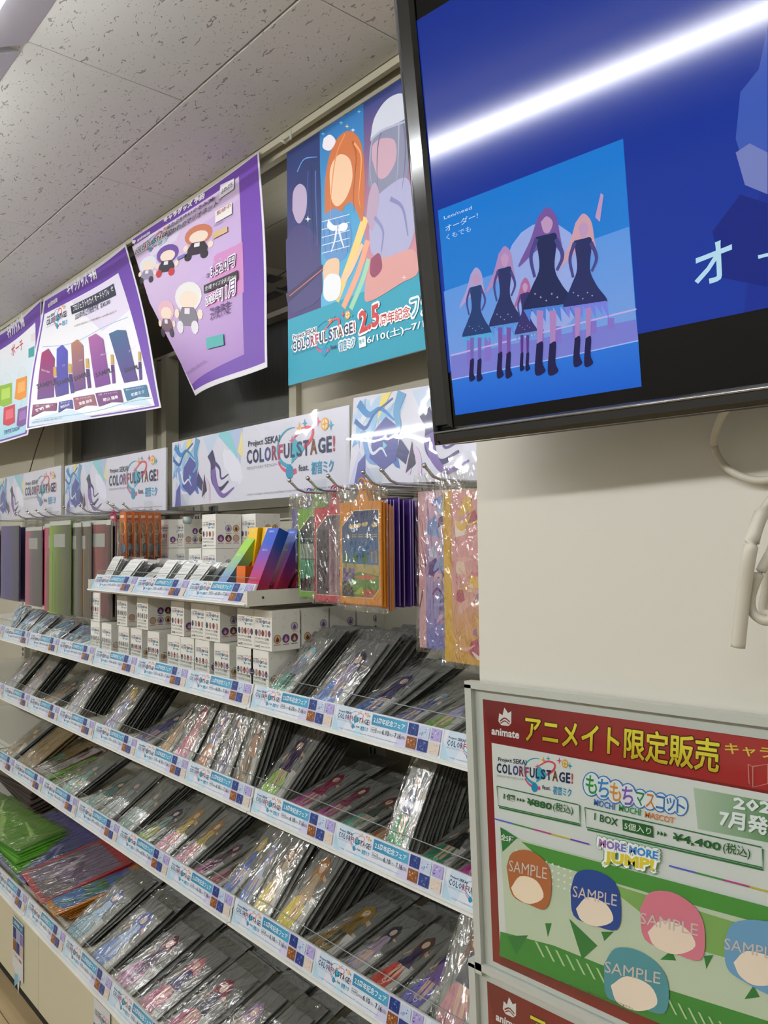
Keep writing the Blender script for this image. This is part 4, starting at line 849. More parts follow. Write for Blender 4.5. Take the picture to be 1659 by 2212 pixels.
    a.text('※商品の発売・仕様などにつきましては諸般の事情により、変更・延期・中止になる場合がございます。予めご了承下さい。', (1086, 2072), (1375, 2180), (1087, 2066), '#3a4a3a', 0, 1); a.text('※BOX予約後はBOX・予定種類コンプリート出来ます。※商品イラストと実際の商品とは多少異なりますのでご了承下さい。', (1086, 2082), (1375, 2190), (1087, 2076), '#3a4a3a', 0, 1)
    obj('print', a.mesh('print', GLOSSY, XZ, z0=.001), o)
panel_poster(0, True, 'red and green mascot sale poster in a clear holder on the beige panel, upper one')
panel_poster(-.322, False, 'red poster below the mascot sale poster, only its top edge in view')

# ================================================================ GOODS
ORD = ['first', 'second', 'third', 'fourth', 'fifth', 'sixth', 'seventh', 'eighth', 'ninth', 'tenth', 'eleventh', 'twelfth', 'thirteenth', 'fourteenth', 'fifteenth', 'sixteenth', 'seventeenth']
# --- white badge boxes
BWd, BDp, BHt = .073, .0755, .0895
def box_art(kind):
    r = random.Random(kind); a = Art(); a.rect(0, 0, BWd, BHt, '#eceae2'); a.up()
    logo(a, .004, .052, .064, small=True)
    pal = [['#2a4a5a', '#c88a90', '#8a3a34', '#d8a0a0', '#6a3a70'], ['#7a8a90', '#b8a0a8', '#6a8a88', '#c8a88a', '#a8b0c0']][kind % 2]
    for k in range(5 if kind else 4):
        x = .009+k*(.0135 if kind else .0165); a.ell(x, .038, .0052, .0075, '#4a3a40', 12); a.up(); a.ell(x, .038, .0042, .0064, pal[k], 10); a.L -= 1
    a.up(); a.tx('グリッターバッジ [全%s種]' % ('5', '6')[kind % 2], .005, .022, .0062, '#2a2a2e', .056, .01, 1); a.tx('イベントイラストコレクション', .005, .014, .0062, '#2a2a2e', .058, .01, 1)
    a.tx('vol.9' + 'ABC'[kind % 3], .005, .0045, .006, '#2a2a2e', .02, .02, 1); a.tx('BADGE COLLECTION', .03, .006, .0035, '#55555a', .035, 0, 1)
    T1 = a.mesh('box_front', PRINT, XZ)
    s = Art(); s.rect(0, 0, BDp, BHt, '#e6e4db'); s.up()
    for k in range(9):
        x, y = r.uniform(.004, .066), r.uniform(.045, .084); q = r.uniform(.002, .007)
        if k % 3: s.rib([(x, y), (x+q, y-q*.6), (x+q, y+q*.8), (x, y)], .0004, .0004, '#8d8d92', 1)
        else: s.poly([(x, y), (x+q*.4, y+q*.5), (x+q*.1, y+q*.6)], r.choice(['#c8b07a', '#9ab8a8', '#a8a8b0']))
    cc = ['#6a3a8a', '#6a2c28', '#c8a098', '#b8b0b8', '#c8a878']; bars = ['#c05a5a', '#b83a3a', '#2a3a80', '#3a9a7a', '#d8c840']
    for k, (x, y) in enumerate(((.014, .026), (.037, .026), (.060, .026), (.037, .052), (.060, .052))):
        if k == 3 and kind == 2: continue
        s.ell(x, y, .0098, .0098, '#3a3038', 14); s.up(); s.ell(x, y, .0088, .0088, cc[(k+kind*2) % 5], 14); s.up(); s.poly([(x-.005, y-.004), (x, y+.006), (x+.005, y-.003), (x+.001, y-.007)], cc[(k+kind*2+2) % 5]); s.L -= 2; s.rect(x-.0085, y-.0135, x+.0085, y-.0118, bars[k])
    T2 = s.mesh('box_side', PRINT, XZ)
    return T1, T2
BA = [box_art(k) for k in range(3)]
BBODY = MB().bbox(0, BWd, 0, BDp, 0, BHt, .0006).mesh('carton', mat('#e4e2d8', .55))
FLAP = MB().box(.002, BWd-.002, .003, BDp-.002, BHt, BHt+.0006).mesh('lid', mat('#dfddd2', .55))
def badge_box(x, y, z, kind, label, group, yaw=0.0):
    t = empty('badge_box', (x, y, z), (0, 0, yaw), label=label, cat='box', group=group)
    obj('carton', BBODY, t); obj('lid', FLAP, t); obj('front_print', BA[kind][0], t); obj('side_print', BA[kind][1], t, (BWd, 0, 0), (0, 0, math.pi/2))
zA = 1.166
low = [196, 220, 256, 283, 319, 362, 390, 422, 463, 511, 543]; hi = [196, 253, 296, 370, 413, 435, 513, 544]
for k, px in enumerate(low):
    x = xat(px, 1.0, zA+.03); x = min(x, -1.545-BWd-.003+.075)
    badge_box(x, 1.0, zA, (1, 1, 1, 2, 2, 0, 0, 0, 2, 2, 2)[k], 'white carton, %s from left, lower tier, top long shelf' % ORD[k], 'badge cartons, lower tier')
hx = []
for k, px in enumerate(hi):
    x = xat(px, 1.0, zA+.13)
    if hx and x < hx[-1]+BWd+.001: x = hx[-1]+BWd+.001
    hx.append(x)
    badge_box(x, 1.0, zA+.0912, (0, 1, 1, 0, 0, 0, 2, 2)[k], 'white carton, %s from left, upper tier, top long shelf' % ORD[k], 'badge cartons, upper tier')
for k, (i, y) in enumerate(((-1, 1.082), (-1, 1.163), (-1, 1.244), (2, 1.082), (5, 1.082), (0, 1.082))):
    badge_box(hx[i], y, zA+.0912, (2, 2, 2, 1, 0, 0)[k], 'white carton behind the upper tier, %s' % ('right behind the last carton', 'third deep at the right end', 'deepest at the right end', 'behind the third carton', 'behind the sixth carton', 'behind the first carton')[k], 'badge cartons, back rows')
    badge_box(hx[i], y, zA, (2, 2, 2, 1, 0, 0)[k], 'white carton behind the lower tier, %s' % ('right behind the last carton', 'third deep at the right end', 'deepest at the right end', 'behind the third carton', 'behind the sixth carton', 'behind the first carton')[k], 'badge cartons, back rows')
zU = 1.3945
ub_ = [(342, 1.17, 1, 0), (342, 1.17, 0, 0), (375, 1.20, 1, 1), (376, 1.20, 0, 1), (408, 1.12, 0, 1), (437, 1.06, 0, 0), (437, 1.06, 1, 0), (465, 1.16, 1, 0), (521, 1.14, 1, 0), (521, 1.14, 0, 2)]
for k, (px, y, tier, kd) in enumerate(ub_):
    badge_box(xat(px, y, zU+.1), y, zU+tier*.0912, kd, 'white carton on the short upper shelf, %s, %s' % ('upper tier' if tier else 'lower tier', ('behind the orange packs', 'behind the orange packs', 'beside the grey one', 'beside the grey one', 'half hidden by foil packs', 'nearest, below', 'nearest, on top', 'behind the nearest', 'rightmost, on top', 'rightmost, behind slim boxes')[k]), 'badge cartons, short upper shelf')
# --- slim gradient scent boxes leaning back
def slim_box(x, y, z, tilt, yaw, w, d, L, c_top, c_bot, label, txt=True, roll=0.0):
    t = empty('slim_box', (x, y, z), label=label, cat='box', group='slim gradient scent boxes'); t.rotation_euler = Euler((tilt, roll, yaw), 'XYZ')
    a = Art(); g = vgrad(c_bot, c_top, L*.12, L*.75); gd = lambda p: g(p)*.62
    a.rect(0, 0, w, L, g, 8); a.up()
    if txt: a.tx('SCENT No.5', .2*w, L*.62, .0045, '#dfe8f4', .5*w, 0, 1); a.tx('SEKAI', .25*w, L*.93, .004, '#dfe8f4', .4*w, 0, 1); a.star(.5*w, .06*L, .003, '#f0e0ec')
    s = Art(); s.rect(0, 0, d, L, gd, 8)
    b = MB().bbox(0, w, 0, d, 0, L, .0006).build('carton', mat(c_bot, .35), t)
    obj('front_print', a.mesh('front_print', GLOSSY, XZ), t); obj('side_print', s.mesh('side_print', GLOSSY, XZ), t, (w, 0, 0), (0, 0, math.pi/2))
    MB().box(.0005, w-.0005, .0005, d-.0005, L, L+.0006).build('lid', mat(c_top, .35), t)
R = math.radians
slim_box(-1.593, .972, zU+.001, R(-24), 0, .047, .028, .150, '#2c5ac8', '#c22a5c', 'blue to red slim box leaning back, front right on the short upper shelf')
slim_box(-1.588, 1.02, zU+.001, R(-26), 0, .047, .028, .150, '#2450b0', '#a8244c', 'blue to red slim box leaning back, behind the front blue one')
slim_box(-1.585, 1.065, zU+.001, R(-30), 0, .047, .028, .12, '#8a2240', '#7a1a34', 'dark red slim box lying low behind the two blue ones')
slim_box(-1.725, 1.045, zU+.001, R(-8), 0, .040, .028, .142, '#f2c410', '#d84818', 'yellow to orange slim box standing, left one')
slim_box(-1.678, 1.055, zU+.001, R(-8), 0, .040, .028, .142, '#eec010', '#d04418', 'yellow to orange slim box standing, right one behind the blue box')
slim_box(-1.735, .972, zU+.001, R(-38), 0, .042, .026, .150, '#96cc2c', '#3060b0', 'green to blue slim box leaning far back beside the yellow ones')
slim_box(-1.655, .985, zU+.001, R(-3), 0, .038, .022, .05, '#e07020', '#d85a1c', 'small orange box with dark lettering at the foot of the yellow boxes', False)

# --- generic leaning flat packs
def frame(x, y, z, tilt, yaw=0.0):
    return Matrix.Translation((x, y, z)) @ Matrix.Rotation(yaw, 4, 'Z') @ Matrix.Rotation(tilt, 4, 'X')
def wrinkled(w, L, amp, seed, nx=6, ny=10):
    r = random.Random(seed); b = MB(); b.sm = True
    for j in range(ny+1):
        for i in range(nx+1):
            e = math.sin(math.pi*i/nx)*.5+.5; b.v.append((-w/2+w*i/nx+r.uniform(-.001, .001), L*j/ny+r.uniform(-.0015, .0015), amp*r.uniform(.1, 1)*e))
    for j in range(ny):
        for i in range(nx): q = j*(nx+1)+i; b.f.append((q, q+1, q+nx+2, q+nx+1))
    return b
def stand_art(w, L, base, hair, cloth, legs, seed):
    """generic faceless standee: coloured base plate, white card, simple figure"""
    r = random.Random(seed); a = Art(); B = L*.42
    a.poly([(-w*.42, .006), (w*.14, .004), (w*.22, B*.55), (w*.05, B), (-w*.30, B*.8), (-w*.44, B*.3)], base); a.poly([(w*.16, .004), (w*.42, .006), (w*.42, B*.92), (w*.12, B*.98), (w*.24, B*.5)], '#c4c4c0'); a.up()
    a.arc(-w*.05, B*.3, w*.05, 0, 360, .0012, .0012, '#e8eef0', 10)
    h0 = L*.14; k = (L*.78-h0); cx_ = r.uniform(-.06, .02)*w; wd_ = w*.32
    for s_ in (-1, 1): a.poly([(cx_+s_*wd_*.25-wd_*.13, h0), (cx_+s_*wd_*.25+wd_*.13, h0), (cx_+s_*wd_*.22+wd_*.2, h0+k*.42), (cx_+s_*wd_*.22-wd_*.2, h0+k*.42)], legs)
    a.poly([(cx_-wd_*.85, h0+k*.36), (cx_+wd_*.85, h0+k*.34), (cx_+wd_*.42, h0+k*.56), (cx_+wd_*.5, h0+k*.74), (cx_-wd_*.5, h0+k*.74), (cx_-wd_*.4, h0+k*.56)], cloth); a.up()
    a.poly([(cx_+wd_*.4, h0+k*.72), (cx_+wd_*1.15, h0+k*(.6+.15*r.random())), (cx_+wd_*1.2, h0+k*.72), (cx_+wd_*.5, h0+k*.78)], '#d8b8a4'); a.poly([(cx_-wd_*.9, h0+k*.5), (cx_-wd_*.45, h0+k*.72), (cx_-wd_*.6, h0+k*.74), (cx_-wd_*1.05, h0+k*.53)], '#d8b8a4')
    a.poly([(cx_-wd_*.7, h0+k*.62), (cx_-wd_*.62, h0+k*.95), (cx_, h0+k*1.06), (cx_+wd_*.62, h0+k*.93), (cx_+wd_*.75, h0+k*(.5+.2*r.random())), (cx_+wd_*.3, h0+k*.74), (cx_-wd_*.3, h0+k*.74)], hair); a.up()
    a.ell(cx_, h0+k*.85, wd_*.33, k*.085, '#e2c6b2', 10)
    return a
_film_cache = {}
def stack(rk, bay_n, pxl, pxr, tilt, L, n, base, hair, cloth, legs, desc, dy=.011, yoff=.022, x_off=0.0, yaw=0.0, z_off=0.0):
    """a stack of bagged standees leaning back on a shelf row; each bag is a thing"""
    yf, zb, rn = ROWS[rk]; yb = yf+yoff; zb = zb+.029+z_off
    xl, xr = xat(pxl, yb, zb+.03), xat(pxr, yb, zb+.03); w = min(max(xr-xl, .055), .13); xc = (xl+xr)/2
    sd = int(pxl*13+pxr); ta = R(tilt)
    art = stand_art(w*.86, L*.93, base, hair, cloth, legs, sd)
    amesh = art.mesh('printed_board', GLOSSY, z0=.0016, dz=.0001)
    key = (round(w, 2), round(L, 2))
    board = MB(); board.box(-w*.43, w*.43, .004, L*.9, -.0024, .0012); bm = board.mesh('acrylic_board', BOARD)
    front = wrinkled(w, L*1.04, .006, sd).mesh('clear_bag', FILM)
    back = wrinkled(w, L*1.04, .0012, sd+1, 3, 5).mesh('clear_bag', FILM_EDGE)
    gname = 'bagged standees in the %s stack, %s, %s' % (desc, rn, BAY[bay_n])
    rr = random.Random(sd); x = xc; step = max(dy, .0068/max(math.sin(ta), .12))
    for i in range(n):
        f = i == 0
        t = bpy.data.objects.new('bagged_standee', None); t.empty_display_size = .01
        zz = zb
        t.matrix_world = frame(x+x_off*i+(0 if f else rr.uniform(-.004, .006)), yb+step*i, zz+rr.uniform(0, .002), ta-(0 if f else rr.uniform(0, .03)), yaw+rr.uniform(-.03, .03))
        if not f: t.scale = (1, rr.uniform(.93, 1.03), 1)
        link(t, None, '%s bag from front, %s, %s, %s' % (ORD[i], desc, rn, BAY[bay_n]), 'standee', gname)
        obj('clear_bag', front if f else back, t, (0, 0, .003 if f else .0022)); obj('acrylic_board', bm, t); obj('printed_figure', amesh, t)
SK, DK, TN = '#d9b8a2', '#2a2a36', '#6a5440'
S = stack
# top long shelf, right bay
S('A', 3, 568, 622, 42, .19, 11, '#4fb39c', '#8fc0cc', '#8088a0', DK, 'teal based pale haired')
S('A', 3, 662, 735, 42, .20, 14, '#3f78cc', '#2c2c44', '#8d86a0', '#c8a898', 'blue based grey dressed')
S('A', 3, 742, 812, 24, .20, 6, '#3a6cb0', '#3a3060', '#39305e', SK, 'dark blue, low lying')
S('A', 3, 822, 880, 16, .19, 3, '#5a6cae', '#8fa8c0', '#5a5a9c', SK, 'slate blue, flat lying')
S('A', 3, 884, 958, 17, .20, 4, '#78b03a', '#5a4840', '#a8a8d4', SK, 'green based lilac dressed')
S('A', 3, 966, 1030, 14, .19, 3, '#7aaa48', '#4a3028', '#3c2622', SK, 'green based brown dressed')
# second shelf
S('B', 3, 548, 606, 46, .21, 10, '#a2cc5c', '#4a4058', '#3c2c50', SK, 'glittery green')
S('B', 3, 608, 660, 18, .19, 4, '#c04c98', '#8c2c40', '#a03a60', SK, 'magenta, low lying')
S('B', 3, 664, 712, 14, .19, 3, '#c05aa0', '#6a2838', '#8a3a5c', SK, 'pink, flat lying')
S('B', 3, 716, 770, 13, .19, 3, '#6fb8a4', '#6c4038', '#3c5048', SK, 'mint, flat lying')
S('B', 3, 778, 822, 12, .17, 2, '#b86a38', '#7a4028', '#7a4a34', SK, 'copper brown, flat lying')
S('B', 3, 824, 880, 62, .20, 13, '#2f9a5c', '#5f6a72', '#26386a', SK, 'upright green based navy skirted')
S('B', 3, 890, 962, 16, .19, 3, '#208a64', '#6a6a5c', '#262a30', SK, 'deep green, low lying')
S('B', 3, 968, 1036, 18, .19, 4, '#c43a9c', '#b85880', '#b04a7c', SK, 'bright magenta at the panel')
S('B', 2, 208, 262, 52, .20, 12, '#b4aee0', '#c8b060', '#aab0d8', '#c8c8d0', 'silver and lilac')
S('B', 2, 268, 335, 24, .20, 4, '#6a6cb4', '#3a3c6a', '#5a5c9c', SK, 'violet blue, low lying')
S('B', 2, 338, 366, 50, .19, 3, '#d8a868', '#2a2a38', '#c8b098', SK, 'orange edged')
S('B', 2, 368, 412, 58, .20, 7, '#d06c98', '#7c2430', '#c88a90', SK, 'pink')
S('B', 2, 418, 450, 60, .20, 4, '#d88c5c', '#6a5c98', '#8c84b8', SK, 'orange and lavender')
S('B', 2, 454, 494, 64, .21, 6, '#9c94b0', '#22223c', '#2a2c54', '#343a66', 'navy figured')
S('B', 2, 500, 542, 68, .21, 9, '#9c7c5c', '#3a2c28', '#b07c5c', '#3a3434', 'tan figured')
S('B', 1, 0, 34, 48, .19, 6, '#b8b4d0', '#8a8298', '#a0a0b8', '#9a9aa8', 'pale lilac, farthest')
S('B', 1, 36, 76, 50, .20, 7, '#c8b8d4', '#7a7080', '#b098a8', '#a8a0a8', 'rose grey')
S('B', 1, 80, 116, 30, .18, 5, '#bca688', '#5a4a3c', '#a89078', SK, 'beige, low lying')
S('B', 1, 120, 186, 54, .21, 10, '#d4d0e2', '#a8a0b0', '#c0bcd4', '#b8b8c0', 'silver white shiny')
# third shelf
S('C', 3, 506, 536, 48, .19, 3, '#5a78c4', '#8a98c8', '#c4cce4', SK, 'blue, by the bay joint')
S('C', 3, 538, 580, 50, .21, 4, '#e0c860', '#8a6848', '#c8b8a0', SK, 'gold based blond')
S('C', 3, 584, 640, 44, .22, 16, '#e2cc54', '#b0783c', '#c0a888', SK, 'bright yellow long')
S('C', 3, 650, 718, 16, .20, 3, '#8a744c', '#a48440', '#8c7440', '#3a4444', 'old gold, flat lying')
S('C', 3, 724, 776, 15, .19, 3, '#b0a8b8', '#3a3c54', '#b8a8c0', SK, 'pale frilled, flat lying')
S('C', 3, 782, 840, 16, .20, 3, '#c8443c', '#5a4038', '#3c3260', SK, 'red based')
S('C', 3, 846, 918, 22, .19, 4, '#6c68b8', '#4a3c70', '#8a6cb0', SK, 'violet based')
S('C', 3, 925, 1025, 62, .22, 8, '#c88a94', '#7a4c3c', '#2c2e48', SK, 'silver bagged striped')
S('C', 2, 172, 204, 22, .18, 4, '#5ab0a8', '#3a5a5c', '#4a8a88', SK, 'teal, beside the green folder')
S('C', 2, 208, 240, 34, .19, 8, '#a8b8b4', '#6a7a80', '#90a4a4', '#a8acb0', 'silver grey with a white card')
S('C', 2, 246, 282, 34, .19, 8, '#8cb0a8', '#7a8a88', '#a0b0b0', '#b0b4b4', 'silver mint')
S('C', 2, 286, 320, 24, .18, 4, '#98bc50', '#30305c', '#88a8a0', SK, 'lime and navy')
S('C', 2, 324, 362, 32, .20, 6, '#cc6c90', '#b08848', '#d4c078', SK, 'rose based blond')
S('C', 2, 366, 402, 30, .20, 7, '#c87090', '#a87c44', '#ccb870', SK, 'rose and honey')
S('C', 2, 406, 438, 18, .18, 3, '#c070a4', '#5a3060', '#4a2c50', DK, 'purple pink, low lying')
S('C', 2, 440, 470, 18, .18, 3, '#b87080', '#2a2018', '#2c241c', DK, 'black and gold')
S('C', 2, 473, 502, 40, .20, 4, '#5c74c0', '#c0b060', '#5068b8', SK, 'cornflower blue')
S('C', 1, 0, 30, 36, .20, 5, '#b09468', '#7a6240', '#94784c', TN, 'tan bagged, farthest')
S('C', 1, 104, 120, 20, .15, 3, '#5c9a34', '#4a7a2c', '#78a848', SK, 'leaf green, narrow')
S('C', 1, 122, 158, 30, .18, 5, '#7cc0b4', '#5a8a88', '#90c0b8', SK, 'aqua bagged')
# lowest shelf
S('D', 2, 128, 180, 30, .22, 5, '#88b8cc', '#4a6a9c', '#a8c4dc', '#b8c4d0', 'icy blue')
S('D', 2, 186, 232, 30, .22, 6, '#7c9cdc', '#4c60b0', '#b4c8e8', '#c0ccdc', 'bright silver blue')
S('D', 2, 236, 282, 24, .22, 5, '#b4629c', '#6a2840', '#4a2c50', '#3a2848', 'plum figured')
S('D', 2, 288, 335, 22, .22, 5, '#c8648c', '#c87884', '#3c3c70', SK, 'pink with navy cuffs')
S('D', 2, 340, 396, 22, .22, 5, '#b85a7c', '#8a3c50', '#32304c', SK, 'rose frilled')
S('D', 3, 404, 452, 22, .22, 5, '#c070a4', '#b090b8', '#c8b8b0', SK, 'mauve with a cream dress')
S('D', 3, 458, 508, 22, .22, 5, '#d8a84c', '#c0887c', '#2c2c38', DK, 'amber with a black coat')
S('D', 3, 516, 575, 20, .22, 5, '#8a6a5c', '#b0a0a0', '#a08c88', SK, 'brown grey, near')
S('D', 3, 582, 650, 18, .22, 4, '#3c4878', '#a8a8b0', '#7a6c80', SK, 'dark blue, near')
S('D', 3, 658, 730, 16, .22, 4, '#6a4658', '#5a4a50', '#5a4048', DK, 'wine brown, nearest')
# --- more standees lying deeper on the lowest shelf
S('D', 2, 330, 392, 12, .22, 3, '#5a4048', '#703040', '#4a2c38', DK, 'dim wine, deep row', yoff=.24)
S('D', 3, 470, 540, 12, .22, 3, '#5a4440', '#6a4038', '#4a3038', DK, 'dim brown, deep row', yoff=.24)

# --- foil packs
def foil_mat():
    m, nt, p = newmat('silver_foil'); n = nt.nodes.new('ShaderNodeTexNoise'); n.inputs['Scale'].default_value = 35; n.inputs['Distortion'].default_value = 1
    tc = nt.nodes.new('ShaderNodeTexCoord'); nt.links.new(tc.outputs['Object'], n.inputs['Vector'])
    b = nt.nodes.new('ShaderNodeBump'); b.inputs['Strength'].default_value = .5; b.inputs['Distance'].default_value = .01; nt.links.new(n.outputs[0], b.inputs['Height']); nt.links.new(b.outputs[0], p.inputs['Normal'])
    p.inputs['Base Color'].default_value = (.85, .87, .86, 1); p.inputs['Metallic'].default_value = .85; p.inputs['Roughness'].default_value = .34; return m
FOIL = foil_mat()
def foil_stack(y0, z0, pxl, pxr, tilt, L, n, tint, desc, where, dy=.0105):
    xl, xr = xat(pxl, y0, z0+.02), xat(pxr, y0, z0+.02); w = xr-xl; rr = random.Random(int(pxl*7+L*999)); ta = R(tilt)
    b = MB(); b.sm = False; nx, ny = 5, 6
    for j in range(ny+1):
        for i in range(nx+1):
            e = math.sin(math.pi*i/nx)*math.sin(math.pi*j/ny); b.v.append((-w/2+w*i/nx, L*j/ny, .0035*e+.0006+rr.uniform(0, .0006)))
    for j in range(ny):
        for i in range(nx): q = j*(nx+1)+i; b.f.append((q, q+1, q+nx+2, q+nx+1))
    m0 = b.mesh('foil_pouch', FOIL)
    a = Art()
    if tint is None:
        a.rect(-w*.42, L*.08, w*.42, L*.92, '#dcdcd8'); a.up(); a.tx('ランダムブロマイド', -w*.36, L*.78, L*.07, '#55555a', w*.7, 0, 1)
        for k in range(7): a.rect(-w*.36, L*(.2+k*.07), w*.3, L*(.22+k*.07), '#9a9a9a')
        a.ell(-w*.3, L*.14, w*.05, w*.05, '#55605a', 8)
    else:
        swirl_art(a, -w*.42, L*.06, w*.42, L*.94, int(pxl)+3, tint)
    am = a.mesh('pouch_print', GLOSSY, z0=.0048, dz=.0001)
    for i in range(n):
        t = bpy.data.objects.new('foil_pack', None); t.empty_display_size = .01
        t.matrix_world = frame((xl+xr)/2+rr.uniform(-.004, .006)*(i > 0), y0+dy*i, z0+.001, ta+rr.uniform(-.07, .05)*(i > 0), rr.uniform(-.05, .05)); t.scale = (1, 1 if i == 0 else rr.uniform(.85, 1.02), 1)
        link(t, None, '%s %s foil pack from front, %s' % (ORD[i], desc, where), 'foil pack', 'foil packs, %s, %s' % (desc, where))
        obj('foil_pouch', m0, t)
        if i < 2: obj('pouch_print', am, t)
foil_stack(.975, zU, 224, 243, 62, .075, 8, None, 'white labelled', 'leftmost on short upper shelf')
foil_stack(.975, zU, 252, 280, 50, .075, 12, None, 'plain silver', 'second on short upper shelf')
foil_stack(.975, zU, 302, 326, 34, .065, 5, None, 'flat silver', 'third on short upper shelf')
foil_stack(.975, zU, 330, 357, 52, .075, 14, None, 'large labelled', 'middle of short upper shelf')
foil_stack(.985, zU, 370, 396, 50, .070, 12, None, 'crinkled silver', 'fourth on short upper shelf')
foil_stack(.985, zU, 402, 430, 48, .070, 10, None, 'bright silver', 'beside cartons on short upper shelf')
BLU = ['#8fb0c0', '#b8d0d8', '#a8c0d0', '#6f90a8', '#d8e4e8', '#8a98b8']
for k, (l, r_, tl, L_, n_) in enumerate(((0, 30, 52, .115, 4), (30, 52, 46, .115, 5), (54, 80, 40, .11, 5), (86, 124, 36, .115, 5), (128, 150, 32, .10, 4), (152, 186, 30, .115, 4))):
    foil_stack(.985, zA, l, r_, tl, L_, n_, BLU, 'pale blue', '%s from the left, top long shelf, left bay' % ORD[k], .010)
foil_stack(1.10, zA, 96, 128, 40, .12, 6, ['#4a5a68', '#5f7480', '#3a4650', '#6a7c8c'], 'dark teal', 'back row behind the pale blue ones', .012)
foil_stack(1.10, zA, 140, 170, 34, .12, 6, ['#44525c', '#506470', '#36424c', '#5c6c7c'], 'dusky grey', 'back row at the cartons', .012)

# --- clipboards / rigid files on shelves
def clip_stack(rk, pxl, pxr, tilt, L, n, face, edge, desc, bay_n, dy=.018, yoff=.03, yaw=0.0, border=None, dz=0.0, wmin=.0, rise=.004, fx=0.0, fyaw=0.0):
    yf, zb, rn = ROWS[rk]; yb = yf+yoff; zb += .03+dz; xl, xr = xat(pxl, yb, zb+.03), xat(pxr, yb, zb+.03); w = max(xr-xl, wmin); ta = R(tilt)
    bm = MB().bbox(-w/2, w/2, 0, .0025, 0, L, .004); bm.v = [(p[0], p[2], -p[1]) for p in bm.v]; me = bm.mesh('board', mat(edge, .3, 0, .5, .4))
    a = Art(); r = random.Random(int(pxl))
    if border:
        a.rect(-w*.5, 0, w*.5, L, border); a.up(); P = [(-w*.44, L*.06), (w*.30, L*.06), (w*.44, L*.12), (w*.44, L*.9), (-w*.30, L*.9), (-w*.44, L*.84)]; a.poly(P, face[0]); a.up()
        swirl_art(a, -w*.42, L*.1, w*.42, L*.86, int(pxl), face)
    else:
        a.rect(-w*.48, .004, w*.48, L-.004, face[0]); a.up(); swirl_art(a, -w*.44, L*.08, w*.44, L*.92, int(pxl), face)
    am = a.mesh('print', GLOSSY, z0=.0004, dz=.0001); fm = wrinkled(w*1.04, L*1.05, .0035, int(pxl)+9, 8, 10).mesh('clear_bag', FILM)
    for i in range(n):
        t = bpy.data.objects.new('clipboard_folder', None); t.empty_display_size = .01
        t.matrix_world = frame((xl+xr)/2+r.uniform(-.003, .003)+fx*i, yb+dy*i, zb+rise*(n-i) if tilt < 20 else zb, ta, yaw+r.uniform(-.02, .02)+fyaw*i)
        link(t, None, '%s folder from front, %s, %s, %s' % (ORD[i], desc, rn, BAY[bay_n]), 'folder', '%s folders, %s' % (desc, rn))
        obj('board', me, t); obj('print', am, t)
        if i == 0: obj('clear_bag', fm, t, (0, 0, .002))
clip_stack('C', 36, 66, 34, .19, 3, ['#9a8058', '#86704c', '#b09468'], '#6c5a3c', 'brown kraft', 1)
clip_stack('C', 52, 84, 22, .18, 3, ['#8c7048', '#7a6240', '#a08458', '#4f9a8c'], '#5c4a30', 'brown cork', 1)
clip_stack('C', 70, 98, 16, .20, 2, ['#c4c4c2', '#d4d4d4', '#8a5a68'], '#7a3a4c', 'white and maroon', 1)
clip_stack('C', 88, 106, 14, .17, 2, ['#78b03c', '#a0c860', '#5a9030'], '#5a9a2c', 'bright green', 1)
clip_stack('D', -100, 40, 17, .18, 11, ['#5a4a46', '#6c5a54', '#8a7c74', '#403532'], '#3a302c', 'dark brown fanned', 1, .004, .25, .1, None, .01, .2, .0055, .016, -.02)
clip_stack('D', -120, 10, 8, .17, 11, ['#5f9a2c', '#78b43c', '#a4cc6c', '#c4dca0', '#4c8420'], '#3f7a1c', 'green fanned', 1, .003, .035, .1, None, .0, .2, .0042, .016, -.02)
clip_stack('D', -40, 48, 14, .25, 3, ['#4a4c8c', '#6a68a8', '#8a84b8', '#3a3c70'], '#3c3c80', 'violet blue', 1, .012, .03, 0, '#5a54a0', 0, .17)
clip_stack('D', 36, 100, 12, .26, 3, ['#8a7a94', '#a090a8', '#6a5a74', '#c8b8c4'], '#b83040', 'red bordered', 2, .010, .03, -.12, '#c03448', .014, .17)
clip_stack('D', 62, 128, 10, .26, 6, ['#4a7cb8', '#6a9cc8', '#5a8c5c', '#8aa860', '#3a5c98'], '#c07828', 'orange bordered', 2, .008, .03, -.10, '#d88c30', .004, .17)

# --- hanging files at the left, on hooks
def hook(x, z, y1=.96, label=None, y0=1.31):
    t = empty('display_hook', (x, y0, z), label=label, cat='hook', group='chrome display hooks')
    MB().tube([(0, 0, 0), (0, y1-y0+.03, 0), (0, y1-y0+.012, .005), (0, y1-y0-.008, .022)], .0028, 8).build('wire_arm', CHROME, t)
    MB().box(-.012, .012, -.004, .006, -.02, .02).build('back_plate', CHROME, t)
    MB().tube([(0, y1-y0-.007, .021), (0, y1-y0-.0105, .0248)], .0042, 8).build('tip', CHROME, t)
for k, px in enumerate((-25, 35, 60, 80, 100, 140, 175, 200, 235)):
    hook(xat(px, .96, 1.615), 1.600, .965, 'chrome hook holding clear files, %s from left' % ORD[k])
for k, px in enumerate((628, 668, 712, 788, 828, 920)):
    hook(xat(px, .95, 1.625), 1.604, .955, 'chrome display hook over the pouches, %s from the left' % ORD[k])
hook(xat(250, 1.02, 1.61), 1.598, 1.02, 'chrome display hook carrying the red long pack'); hook(xat(272, 1.02, 1.61), 1.598, 1.02, 'chrome display hook carrying the orange long packs')
